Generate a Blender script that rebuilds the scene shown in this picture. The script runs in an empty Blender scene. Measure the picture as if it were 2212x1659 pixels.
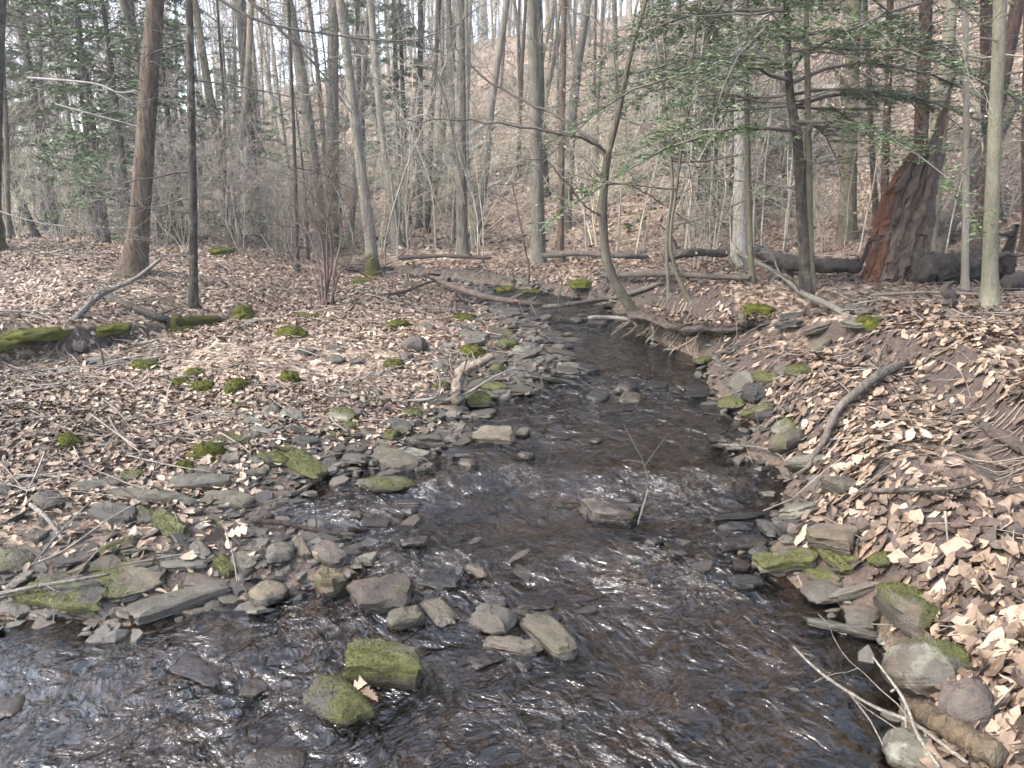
import bpy, math, random
import numpy as np
from mathutils import Vector, noise as mnoise

R = math.radians
rng = np.random.default_rng(7)
random.seed(7)
S = bpy.context.scene
COL = S.collection

# ------------------------------------------------------------------ camera, sky, sun, exposure
CAM_Z, PITCH, FPX, CU, CV = 1.6, R(14.5), 1600.0, 1106.0, 829.5
cam_data = bpy.data.cameras.new('camera')
cam_data.sensor_width = 36.0
cam_data.lens = 36.0 * FPX / 2212.0
cam_data.clip_start, cam_data.clip_end = 0.05, 600.0
cam = bpy.data.objects.new('camera', cam_data)
cam.location = (0, 0, CAM_Z)
cam.rotation_euler = (R(90) - PITCH, 0, 0)
COL.objects.link(cam)
S.camera = cam

SUN_AZ, SUN_EL = R(-112), R(46)          # azimuth clockwise from +Y
world = bpy.data.worlds.new('World')
S.world = world
world.use_nodes = True
wn = world.node_tree
for n in list(wn.nodes):
    wn.nodes.remove(n)
sky = wn.nodes.new('ShaderNodeTexSky')
sky.sky_type = 'NISHITA'
sky.sun_disc = False
sky.sun_elevation = SUN_EL
sky.sun_rotation = SUN_AZ
sky.air_density = 1.0
sky.dust_density = 2.5
sky.ozone_density = 1.0
bg = wn.nodes.new('ShaderNodeBackground')
bg.inputs['Strength'].default_value = 0.15
wo = wn.nodes.new('ShaderNodeOutputWorld')
hs = wn.nodes.new('ShaderNodeHueSaturation')                          # thin white overcast
hs.inputs['Saturation'].default_value = 0.72
wn.links.new(sky.outputs[0], hs.inputs['Color'])
wn.links.new(hs.outputs[0], bg.inputs[0])
wn.links.new(bg.outputs[0], wo.inputs[0])

sun_data = bpy.data.lights.new('sun', 'SUN')
sun_data.energy = 1.2
sun_data.angle = R(14)
sun_data.color = (1.0, 0.94, 0.86)
sun = bpy.data.objects.new('sun', sun_data)
sd = Vector((math.sin(SUN_AZ) * math.cos(SUN_EL), math.cos(SUN_AZ) * math.cos(SUN_EL), math.sin(SUN_EL)))
sun.rotation_euler = sd.to_track_quat('Z', 'Y').to_euler()
sun.location = sd * 60
COL.objects.link(sun)

S.view_settings.view_transform = 'Standard'
S.view_settings.look = 'None'
S.view_settings.exposure = 2.6
S.view_settings.gamma = 1.0
S.view_settings.use_curve_mapping = False
S.cycles.max_bounces = 5
S.cycles.diffuse_bounces = 2
S.cycles.glossy_bounces = 2
S.cycles.transmission_bounces = 3
S.cycles.transparent_max_bounces = 8
S.cycles.use_adaptive_sampling = True
S.cycles.adaptive_threshold = .03
S.cycles.caustics_reflective = False
S.cycles.caustics_refractive = False

# ------------------------------------------------------------------ small helpers
def sstep(a, b, x):
    t = np.clip((np.asarray(x, float) - a) / (b - a), 0, 1)
    return t * t * (3 - 2 * t)

def _h(ix, iy, s):
    h = (ix.astype(np.int64) * 374761393 + iy.astype(np.int64) * 668265263 + s * 974634777) & 0xffffffff
    h = ((h ^ (h >> 13)) * 1274126177) & 0xffffffff
    return ((h ^ (h >> 16)) & 0xffff) / 65535.0

def vn(x, y, s=0):
    x = np.asarray(x, float); y = np.asarray(y, float)
    ix = np.floor(x); iy = np.floor(y)
    fx = x - ix; fy = y - iy
    fx = fx * fx * (3 - 2 * fx); fy = fy * fy * (3 - 2 * fy)
    a = _h(ix, iy, s); b = _h(ix + 1, iy, s); c = _h(ix, iy + 1, s); d = _h(ix + 1, iy + 1, s)
    return (a + (b - a) * fx) * (1 - fy) + (c + (d - c) * fx) * fy - 0.5

def fbm(x, y, o=3, s=0):
    r = 0; a = 1.0
    for i in range(o):
        r = r + a * vn(np.asarray(x) * 2 ** i + 17.3 * i, np.asarray(y) * 2 ** i - 9.1 * i, s + i)
        a *= 0.5
    return r

CP, SP = math.cos(PITCH), math.sin(PITCH)
def ray(u, v):
    a = (u - CU) / FPX; c = (CV - v) / FPX
    return np.array([a, CP + c * SP, -SP + c * CP])

# ------------------------------------------------------------------ the lie of the land
def wl(y):                                                            # water level, stepping up at the riffles
    y = np.asarray(y, float)
    return (0.03 * sstep(2.75, 3.05, y) + 0.045 * sstep(3.62, 3.95, y) + 0.03 * sstep(5.5, 6.0, y)
            + 0.012 * np.clip(y - 2, 0, 30))

def on_water(u, v):
    d = ray(u, v); z = 0.0
    for _ in range(12):
        t = (z - CAM_Z) / d[2]
        z = float(wl(d[1] * t))
    return (d[0] * t, d[1] * t)

LEFT = [(-600, 1345), (0, 1335), (200, 1342), (290, 1352), (480, 1285), (560, 1300), (640, 1265), (700, 1258), (760, 1228),
        (770, 1190), (700, 1168), (620, 1135), (585, 1105), (600, 1080), (650, 1050), (705, 1030), (760, 1000), (860, 1012),
        (930, 992), (960, 962), (1025, 938), (990, 905), (1000, 882), (1060, 864), (1120, 850), (1150, 822), (1200, 792),
        (1215, 765), (1215, 740), (1190, 720), (1160, 700), (1120, 685), (1090, 665), (1060, 645), (1040, 630), (1000, 621),
        (930, 616), (850, 611), (790, 606), (740, 601)]
RIGHT = [(780, 589), (850, 595), (930, 602), (1010, 608), (1080, 615), (1140, 625), (1200, 635), (1270, 645), (1320, 665),
         (1350, 685), (1390, 717), (1440, 745), (1490, 766), (1530, 790), (1530, 830), (1560, 870), (1610, 905), (1650, 935),
         (1595, 960), (1605, 985), (1680, 1010), (1700, 1040), (1690, 1080), (1720, 1120), (1700, 1160), (1640, 1200),
         (1700, 1250), (1800, 1300), (1880, 1360), (1925, 1420), (1945, 1500), (1950, 1580), (1960, 1700)]
POLY = np.array([(-9.0, 2.45)] + [on_water(*p) for p in LEFT] + [(-6, 13.4), (-14, 15.6), (-14, 16.6), (-6, 14.2)]
                + [on_water(*p) for p in RIGHT] + [(1.25, 0.6), (1.6, -5.0), (-9.0, -5.0)])
_A = POLY; _B = np.roll(POLY, -1, axis=0)

def sdist_exact(x, y):                                                      # signed distance to the water's edge, < 0 in the stream
    x = np.atleast_1d(np.asarray(x, float)).ravel(); y = np.atleast_1d(np.asarray(y, float)).ravel()
    out = np.empty(len(x))
    for k in range(0, len(x), 20000):
        px = x[k:k + 20000, None]; py = y[k:k + 20000, None]
        ex = (_B - _A)[None, :, 0]; ey = (_B - _A)[None, :, 1]
        wx = px - _A[None, :, 0]; wy = py - _A[None, :, 1]
        t = np.clip((wx * ex + wy * ey) / (ex * ex + ey * ey), 0, 1)
        d2 = ((wx - ex * t) ** 2 + (wy - ey * t) ** 2).min(1)
        c1 = (_A[None, :, 1] <= py) != (_B[None, :, 1] <= py)
        xs = _A[None, :, 0] + (py - _A[None, :, 1]) / np.where(ey == 0, 1e-9, ey) * ex
        ins = (np.sum(c1 & (px < xs), 1) % 2) == 1
        out[k:k + 20000] = np.sqrt(d2) * np.where(ins, -1, 1)
    return out

_lx = np.arange(-16, 6.01, .04); _ly = np.arange(-6, 20.01, .04)
_LX, _LY = np.meshgrid(_lx, _ly, indexing='ij')
_LD = sdist_exact(_LX, _LY).reshape(_LX.shape)
def sdist(x, y):
    x = np.atleast_1d(np.asarray(x, float)).ravel(); y = np.atleast_1d(np.asarray(y, float)).ravel()
    cx = np.clip(x, -15.98, 5.95); cy = np.clip(y, -5.98, 19.95)
    fx = (cx + 16) / .04; fy = (cy + 6) / .04
    i = fx.astype(int); j = fy.astype(int); fx -= i; fy -= j
    d = (_LD[i, j] * (1 - fx) + _LD[i + 1, j] * fx) * (1 - fy) + (_LD[i, j + 1] * (1 - fx) + _LD[i + 1, j + 1] * fx) * fy
    return d + np.hypot(x - cx, y - cy)

_my = np.array([-5, 0.6, 1.5, 2.6, 3.2, 4.0, 5.0, 6.2, 7.5, 8.8, 10.0, 11.0, 12.0, 13.0])
_mx = np.array([-1, -0.4, -0.3, 0.2, 0.3, 0.5, 0.7, 0.95, 1.05, 1.0, 0.7, 0.3, -0.5, -2.0])
_sy = np.array([-8, -4.1, -3.66, -3.4, -3.2, -2.75, -2.0]); _sv = np.array([5.3, 5.7, 6.0, 6.7, 7.2, 7.8, 9.0])

def ground(x, y):
    sh = np.shape(x)
    x = np.atleast_1d(np.asarray(x, float)).ravel(); y = np.atleast_1d(np.asarray(y, float)).ravel()
    ds = sdist(x, y); w = wl(y)
    dp = np.clip(ds, 0, None)
    wob = dp + 0.10 * sstep(0, .3, dp) * vn(x * 2.3, y * 2.3, 5)
    # left gravel bar, then the terrace behind its little scarp
    zl = w + 0.035 * sstep(0, .25, wob) + 0.13 * sstep(.2, 2.2, wob) + 0.02 * np.clip(y - 7, 0, 6)
    ys = np.interp(x, _sy, _sv)
    amp = np.interp(x, [-4.4, -3.8, -3.3, -2.6], [.27, .22, .10, 0.0])
    t = y - ys + .18 * vn(x * 1.7, y * 1.7, 8)
    zl = zl + amp * sstep(0, .22, t) + .05 * sstep(1, 5, t) - .07 * np.exp(-((t + .25) / .22) ** 2) * sstep(-3.2, -3.8, x)
    # right bank: leaf slope near, cut bank further up
    hb = np.interp(y, [-5, 1.5, 3, 4.5, 6, 7.5, 9.5, 11, 12.5], [.62, .62, .60, .62, .58, .52, .48, .34, .30])
    wd = np.interp(y, [-5, 2.2, 3.6, 5, 6.2, 7.0, 9.2, 10.2, 12], [.40, .45, .55, .62, .62, .16, .12, .30, .4])
    f = 1 - np.exp(-np.clip(wob, 0, None) / wd)
    zr = w + .02 * sstep(0, .1, dp) + hb * f
    # the scarp with hanging roots above the near leaf slope
    sc = x - np.interp(y, [0, 2, 3, 4.2, 5.2, 6], [1.75, 1.85, 2.15, 2.45, 2.3, 2.1]) + .12 * vn(x * 3, y * 3, 3)
    zr = zr + (.12 * sstep(0, .16, sc) - .07 * np.exp(-((sc + .12) / .18) ** 2)) * sstep(6.3, 5.3, y) * sstep(1.0, 2.2, y)
    zr = zr + .045 * np.clip(x - 3.0, 0, 6)
    mid = np.interp(y, _my, _mx)
    sr = sstep(-.35, .35, x - mid)
    zb = zl * (1 - sr) + zr * sr
    far = w * 0 + .22 + .32 * sstep(0, 1.6, dp)
    k = sstep(11.6, 13.2, y + .25 * x)
    zb = zb * (1 - k) + np.maximum(far, zb * .5) * k
    zin = w - .025 - .11 * sstep(0, .55, -ds) + .05 * fbm(x * 3, y * 3, 2, 21) - .0
    z = np.where(ds > 0, np.maximum(zb, w + .012), zin)
    rough = sstep(0, .4, dp)
    z = z + rough * (.10 * fbm(x * .55, y * .55, 3, 11) + .035 * fbm(x * 3.1, y * 3.1, 2, 31))
    s = .75 * x + .66 * (y - 16.3) + 1.6 * vn(x * .09, y * .09, 41)
    sp = .7 * np.log1p(np.exp(np.clip(s / .7, -30, 30))) ; sp = np.where(s / .7 > 29, s, sp)
    hill = .56 * 34 * (1 - np.exp(-sp / 34)) * 1.1 + sstep(2, 12, s) * (.9 * fbm(x * .12, y * .12, 3, 51))
    z = z + hill
    return z.reshape(sh) if sh else float(z[0])

def scarp(x, y):                                                      # the bare soil face on the near right bank
    xs = np.interp(y, [0, 2, 3, 4.2, 5.2, 6], [1.75, 1.85, 2.15, 2.45, 2.3, 2.1])
    return np.exp(-((x - xs + .02 + .15 * vn(np.asarray(y) * 1.6, np.asarray(x) * 1.6, 13)) / .17) ** 2) * sstep(1.9, 2.8, y) * sstep(5.8, 4.8, y)

_T = np.geomspace(1.2, 140, 420)
def gp(u, v, off=0.0, surf=True):                                     # where the line of sight meets the ground (or the water on it)
    d = ray(u, v)
    x = d[0] * _T; y = d[1] * _T; z = CAM_Z + d[2] * _T
    def g(x, y):
        zz = ground(x, y)
        if surf:
            zz = np.where(sdist(x, y) < 0, np.maximum(zz, wl(y)), zz)
        return zz + off
    below = np.nonzero(z < g(x, y))[0]
    i = below[0] if len(below) else len(_T) - 1
    a, b = _T[max(i - 1, 0)], _T[i]
    tt = np.linspace(a, b, 24)
    zz = (CAM_Z + d[2] * tt) < g(d[0] * tt, d[1] * tt)
    j = np.nonzero(zz)[0]
    t = tt[j[0]] if len(j) else b
    return np.array([d[0] * t, d[1] * t, CAM_Z + d[2] * t])

def at(u, v, Y):                                                      # the point on a line of sight that is Y metres ahead
    d = ray(u, v); t = Y / d[1]
    return np.array([d[0] * t, Y, CAM_Z + d[2] * t])

def depth(p):
    return p[1] * CP - (p[2] - CAM_Z) * SP

# ------------------------------------------------------------------ mesh building
def xcross(a, b):
    a0, a1, a2 = a[..., 0], a[..., 1], a[..., 2]; b0, b1, b2 = b[..., 0], b[..., 1], b[..., 2]
    return np.stack([a1 * b2 - a2 * b1, a2 * b0 - a0 * b2, a0 * b1 - a1 * b0], -1)

class MB:
    def __init__(s):
        s.v = []; s.f3 = []; s.f4 = []; s.n = 0
    def add(s, v, f3=None, f4=None):
        v = np.asarray(v, float).reshape(-1, 3)
        if f3 is not None and len(f3): s.f3.append(np.asarray(f3, np.int64) + s.n)
        if f4 is not None and len(f4): s.f4.append(np.asarray(f4, np.int64) + s.n)
        s.v.append(v); s.n += len(v)
    def tube(s, pts, rad, k=6, cap=True, lump=0.0, seed=0):
        pts = np.asarray(pts, float); n = len(pts); rad = np.broadcast_to(np.asarray(rad, float), (n,))
        tg = np.empty_like(pts); tg[1:-1] = pts[2:] - pts[:-2]; tg[0] = pts[1] - pts[0]; tg[-1] = pts[-1] - pts[-2]
        tg /= np.sqrt((tg * tg).sum(1))[:, None] + 1e-12
        ref = np.array([0, 0, 1.0]) if abs(tg[:, 2]).mean() < .8 else np.array([0, 1.0, 0])
        a = xcross(tg, ref); a /= np.sqrt((a * a).sum(1))[:, None] + 1e-12
        b = xcross(tg, a)
        th = np.arange(k) * 2 * math.pi / k + seed
        rr = np.repeat(rad[:, None], k, 1)
        if lump:
            ii, jj = np.meshgrid(np.arange(n), np.arange(k), indexing='ij')
            rr = rr * (1 + lump * (vn(ii * .35 + seed, np.minimum(jj, k - jj) * .9, 3) + vn(ii * 1.1, jj * 2.0 + seed, 4)))
        v = pts[:, None, :] + rr[..., None] * (np.cos(th)[None, :, None] * a[:, None, :] + np.sin(th)[None, :, None] * b[:, None, :])
        i = np.arange(n - 1)[:, None] * k; j = np.arange(k)[None, :]; j2 = (j + 1) % k
        f4 = np.stack([i + j, i + j2, i + k + j2, i + k + j], -1).reshape(-1, 4)
        v = v.reshape(-1, 3); f3 = None
        if cap:
            v = np.vstack([v, pts[0], pts[-1]]); c0 = n * k; c1 = c0 + 1
            j = np.arange(k)
            f3 = np.vstack([np.stack([(j + 1) % k, j, np.full(k, c0)], 1),
                            np.stack([(n - 1) * k + j, (n - 1) * k + (j + 1) % k, np.full(k, c1)], 1)])
        s.add(v, f3, f4)
    def mesh(s, name, mat, smooth=True, sharp=None, attrs=None):
        me = bpy.data.meshes.new(name)
        v = np.vstack(s.v)
        f3 = np.vstack(s.f3) if s.f3 else np.zeros((0, 3), np.int64)
        f4 = np.vstack(s.f4) if s.f4 else np.zeros((0, 4), np.int64)
        me.vertices.add(len(v)); me.vertices.foreach_set('co', v.astype(np.float32).ravel())
        nl = len(f3) * 3 + len(f4) * 4
        me.loops.add(nl)
        me.loops.foreach_set('vertex_index', np.concatenate([f3.ravel(), f4.ravel()]).astype(np.int32))
        me.polygons.add(len(f3) + len(f4))
        st = np.concatenate([np.arange(len(f3)) * 3, len(f3) * 3 + np.arange(len(f4)) * 4]).astype(np.int32)
        me.polygons.foreach_set('loop_start', st)
        me.update(calc_edges=True)
        me.polygons.foreach_set('use_smooth', np.full(len(st), smooth))
        if attrs:
            for k, a in attrs.items():
                at_ = me.attributes.new(k, 'FLOAT', 'POINT')
                at_.data.foreach_set('value', np.asarray(a, np.float32))
        if sharp is not None:
            me.set_sharp_from_angle(angle=R(sharp))
        if mat is not None:
            me.materials.append(mat)
        return me

def link(name, me, parent=None, loc=None, rot=None, scale=None, **props):
    o = bpy.data.objects.new(name, me)
    COL.objects.link(o)
    if parent is not None: o.parent = parent
    if loc is not None: o.location = loc
    if rot is not None: o.rotation_euler = rot
    if scale is not None: o.scale = scale if hasattr(scale, '__len__') else (scale,) * 3
    for k, v in props.items(): o[k] = v
    return o

def thing(name, label, cat, loc, rz=0.0, group=None, me=None, scale=None):
    o = link(name, me, None, loc, (0, 0, rz), scale)
    o['label'] = label; o['category'] = cat
    if group: o['group'] = group
    return o

# ------------------------------------------------------------------ materials
def new_mat(name):
    m = bpy.data.materials.new(name); m.use_nodes = True
    nt = m.node_tree
    b = nt.nodes['Principled BSDF']
    return m, nt, b

def N(nt, t, **kw):
    n = nt.nodes.new(t)
    for k, v in kw.items():
        if k.startswith('i_'):
            n.inputs[int(k[2:]) if k[2:].isdigit() else k[2:].replace('_', ' ')].default_value = v
        else:
            setattr(n, k, v)
    return n

def ramp(nt, src, stops, interp='LINEAR'):
    r = nt.nodes.new('ShaderNodeValToRGB')
    r.color_ramp.interpolation = interp
    e = r.color_ramp.elements
    while len(e) < len(stops): e.new(.5)
    for el, (p, c) in zip(e, stops):
        el.position = p
        el.color = (c, c, c, 1) if not hasattr(c, '__len__') else (*c, 1)
    nt.links.new(src, r.inputs[0])
    return r.outputs[0]

def noise_tex(nt, co, scale, detail=4, rough=.55, dist=0.0):
    n = nt.nodes.new('ShaderNodeTexNoise')
    n.inputs['Scale'].default_value = scale; n.inputs['Detail'].default_value = detail
    n.inputs['Roughness'].default_value = rough; n.inputs['Distortion'].default_value = dist
    if co is not None: nt.links.new(co, n.inputs['Vector'])
    return n.outputs[0]

def mapped(nt, co, scale=(1, 1, 1), rot=(0, 0, 0), loc=(0, 0, 0)):
    m = nt.nodes.new('ShaderNodeMapping')
    m.inputs['Scale'].default_value = scale; m.inputs['Rotation'].default_value = rot; m.inputs['Location'].default_value = loc
    nt.links.new(co, m.inputs['Vector'])
    return m.outputs[0]

def mixc(nt, fac, a, b, mode='MIX'):
    m = nt.nodes.new('ShaderNodeMix'); m.data_type = 'RGBA'; m.blend_type = mode
    def put(i, x):
        if isinstance(x, bpy.types.NodeSocket): nt.links.new(x, m.inputs[i])
        elif hasattr(x, '__len__'): m.inputs[i].default_value = (*x, 1)
        else: m.inputs[i].default_value = x
    put(0, fac); put(6, a); put(7, b)
    return m.outputs[2]

def mth(nt, op, a, b=None, c=None, clamp=False):
    m = nt.nodes.new('ShaderNodeMath'); m.operation = op; m.use_clamp = clamp
    for i, x in enumerate((a, b, c)):
        if x is None: continue
        if isinstance(x, bpy.types.NodeSocket): nt.links.new(x, m.inputs[i])
        else: m.inputs[i].default_value = x
    return m.outputs[0]

def bump(nt, h, strength, dist, normal=None):
    b = nt.nodes.new('ShaderNodeBump')
    b.inputs['Strength'].default_value = strength; b.inputs['Distance'].default_value = dist
    nt.links.new(h, b.inputs['Height'])
    if normal is not None: nt.links.new(normal, b.inputs['Normal'])
    return b.outputs[0]

def attr(nt, name, typ='OBJECT'):
    a = nt.nodes.new('ShaderNodeAttribute'); a.attribute_type = typ; a.attribute_name = name
    return a

LEAF_STOPS = [(0, (.0397, .0269, .0189)), (.18, (.0813, .0547, .0371)), (.42, (.1546, .1075, .0733)), (.68, (.2429, .1828, .1294)), (.88, (.3136, .2519, .1846)), (1, (.3622, .3093, .2374))]

def make_leaf_mat(name, per_object):
    m, nt, b = new_mat(name)
    if per_object:
        src = mth(nt, 'MULTIPLY', N(nt, 'ShaderNodeObjectInfo').outputs['Random'], .85)
    else:
        src = attr(nt, 'rnd', 'GEOMETRY').outputs['Fac']
    co = N(nt, 'ShaderNodeTexCoord').outputs['Object']
    n = noise_tex(nt, co, 60 if per_object else 45, 3)
    v = mth(nt, 'ADD', src, mth(nt, 'MULTIPLY', mth(nt, 'SUBTRACT', n, .5), .6))
    c = ramp(nt, v, LEAF_STOPS)
    nt.links.new(c, b.inputs['Base Color'])
    b.inputs['Roughness'].default_value = .62
    b.inputs['Specular IOR Level'].default_value = .35
    nt.links.new(bump(nt, n, .4, .004), b.inputs['Normal'])
    return m
M_LEAF = make_leaf_mat('dry_leaf', False)
M_LEAF1 = make_leaf_mat('dry_leaf_single', True)

def make_ground_mat():
    m, nt, b = new_mat('forest_floor')
    co = N(nt, 'ShaderNodeNewGeometry').outputs['Position']
    vo = N(nt, 'ShaderNodeTexVoronoi'); vo.inputs['Scale'].default_value = 17.0; vo.inputs['Randomness'].default_value = 1
    n0 = noise_tex(nt, co, 9, 3)
    wv = nt.nodes.new('ShaderNodeVectorMath'); wv.operation = 'ADD'
    nn = N(nt, 'ShaderNodeTexNoise'); nn.inputs['Scale'].default_value = 14; nt.links.new(co, nn.inputs['Vector'])
    sc = nt.nodes.new('ShaderNodeVectorMath'); sc.operation = 'SCALE'; sc.inputs['Scale'].default_value = .06
    nt.links.new(nn.outputs['Color'], sc.inputs[0]); nt.links.new(co, wv.inputs[0]); nt.links.new(sc.outputs[0], wv.inputs[1])
    nt.links.new(wv.outputs[0], vo.inputs['Vector'])
    sep = N(nt, 'ShaderNodeSeparateColor'); nt.links.new(vo.outputs['Color'], sep.inputs[0])
    big = noise_tex(nt, co, .5, 4)
    lv = mth(nt, 'ADD', mth(nt, 'MULTIPLY', sep.outputs[0], .8), mth(nt, 'MULTIPLY', mth(nt, 'SUBTRACT', big, .5), .5))
    leaf = ramp(nt, lv, LEAF_STOPS)
    soil = ramp(nt, noise_tex(nt, co, 22, 6, .65), [(.25, (.0210, .0144, .0108)), (.55, (.0450, .0312, .0228)), (.8, (.0780, .0570, .0432))])
    lit = attr(nt, 'litter', 'GEOMETRY').outputs['Fac']
    k = mth(nt, 'ADD', lit, mth(nt, 'MULTIPLY', mth(nt, 'SUBTRACT', n0, .5), .9))
    k = ramp(nt, k, [(.38, 0.0), (.55, 1.0)])
    c = mixc(nt, k, soil, leaf)
    # stream bed: silt and rust-brown grit
    bed = ramp(nt, noise_tex(nt, co, 13, 6, .7), [(.28, (.0245, .0172, .0112)), (.5, (.0728, .0492, .0291)), (.68, (.1287, .0862, .0469)), (.85, (.2126, .1600, .0805))])
    wet = attr(nt, 'bed', 'GEOMETRY').outputs['Fac']
    c = mixc(nt, wet, c, bed)
    nt.links.new(c, b.inputs['Base Color'])
    rg = mth(nt, 'SUBTRACT', .9, mth(nt, 'MULTIPLY', wet, .45))
    nt.links.new(rg, b.inputs['Roughness'])
    hh = mth(nt, 'ADD', mth(nt, 'MULTIPLY', vo.outputs['Distance'], 1.0), noise_tex(nt, co, 40, 4))
    nt.links.new(bump(nt, hh, .8, .03), b.inputs['Normal'])
    return m
M_GROUND = make_ground_mat()

MOSS_STOPS = [(.2, (.0143, .0148, .0031)), (.45, (.0347, .0357, .0056)), (.7, (.0612, .0632, .0092)), (.9, (.0959, .0959, .0163))]
def make_stone_mat():
    m, nt, b = new_mat('flagstone')
    tc = N(nt, 'ShaderNodeTexCoord'); oi = N(nt, 'ShaderNodeObjectInfo')
    off = nt.nodes.new('ShaderNodeVectorMath'); off.operation = 'ADD'
    mul = nt.nodes.new('ShaderNodeVectorMath'); mul.operation = 'SCALE'; mul.inputs[0].default_value = (31, 17, 23)
    nt.links.new(oi.outputs['Random'], mul.inputs['Scale'])
    nt.links.new(tc.outputs['Object'], off.inputs[0]); nt.links.new(mul.outputs[0], off.inputs[1])
    co = off.outputs[0]
    tint = attr(nt, 'tint').outputs['Color']
    n1 = noise_tex(nt, co, 9, 6, .65); n2 = noise_tex(nt, co, 70, 4, .7)
    lay = noise_tex(nt, mapped(nt, co, (2, 2, 60)), 1.5, 4, .6)
    var = mth(nt, 'ADD', mth(nt, 'MULTIPLY', n1, 1.1), mth(nt, 'MULTIPLY', n2, .55))
    c = mixc(nt, 1.0, tint, ramp(nt, var, [(.42, .42), (.75, .92), (1.05, 1.5)]), 'MULTIPLY')
    c = mixc(nt, .5, c, mixc(nt, 1.0, c, ramp(nt, lay, [(.3, .5), (.7, 1.25)]), 'MULTIPLY'))
    # rust and pale lichen
    c = mixc(nt, mth(nt, 'MULTIPLY', ramp(nt, noise_tex(nt, co, 5, 5, .6, .4), [(.56, 0.0), (.7, 1.0)]), .4), c, (.10, .055, .03))
    li = attr(nt, 'lichen').outputs['Fac']
    lm = mth(nt, 'MULTIPLY', ramp(nt, noise_tex(nt, mapped(nt, co, loc=(5, 2, 9)), 13, 5, .6), [(.47, 0.0), (.57, 1.0)]), li)
    c = mixc(nt, mth(nt, 'MULTIPLY', lm, .6), c, (.20, .205, .165))
    ms = attr(nt, 'mossy', 'GEOMETRY').outputs['Fac']
    mk = mth(nt, 'ADD', ms, mth(nt, 'MULTIPLY', mth(nt, 'SUBTRACT', noise_tex(nt, co, 22, 5, .7), .5), .8))
    mk = ramp(nt, mk, [(.42, 0.0), (.6, 1.0)])
    c = mixc(nt, mk, c, ramp(nt, noise_tex(nt, co, 45, 4, .7), MOSS_STOPS))
    # darker, smoother skin: wet near the water, lower flanks of other stones
    wet = attr(nt, 'wet').outputs['Fac']
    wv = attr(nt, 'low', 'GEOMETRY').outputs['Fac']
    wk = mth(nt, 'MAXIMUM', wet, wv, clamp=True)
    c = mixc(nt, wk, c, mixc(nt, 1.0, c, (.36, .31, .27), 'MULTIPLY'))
    nt.links.new(c, b.inputs['Base Color'])
    nt.links.new(mth(nt, 'SUBTRACT', .82, mth(nt, 'MULTIPLY', mth(nt, 'MULTIPLY', wk, mth(nt, 'SUBTRACT', 1, mk)), .55)), b.inputs['Roughness'])
    h = mth(nt, 'ADD', mth(nt, 'ADD', n1, mth(nt, 'MULTIPLY', n2, .4)), mth(nt, 'MULTIPLY', lay, .5))
    nt.links.new(bump(nt, h, .75, .02), b.inputs['Normal'])
    return m
M_STONE = make_stone_mat()

def make_moss_mat():
    m, nt, b = new_mat('moss')
    co = N(nt, 'ShaderNodeTexCoord').outputs['Object']
    v = mth(nt, 'ADD', mth(nt, 'MULTIPLY', noise_tex(nt, co, 16, 4, .7), .8), mth(nt, 'MULTIPLY', attr(nt, 'rnd', 'GEOMETRY').outputs['Fac'], .35))
    nt.links.new(ramp(nt, v, MOSS_STOPS), b.inputs['Base Color'])
    b.inputs['Roughness'].default_value = .9
    b.inputs['Specular IOR Level'].default_value = .15
    nt.links.new(bump(nt, noise_tex(nt, co, 120, 3), .8, .01), b.inputs['Normal'])
    return m
M_MOSS = make_moss_mat()

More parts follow.
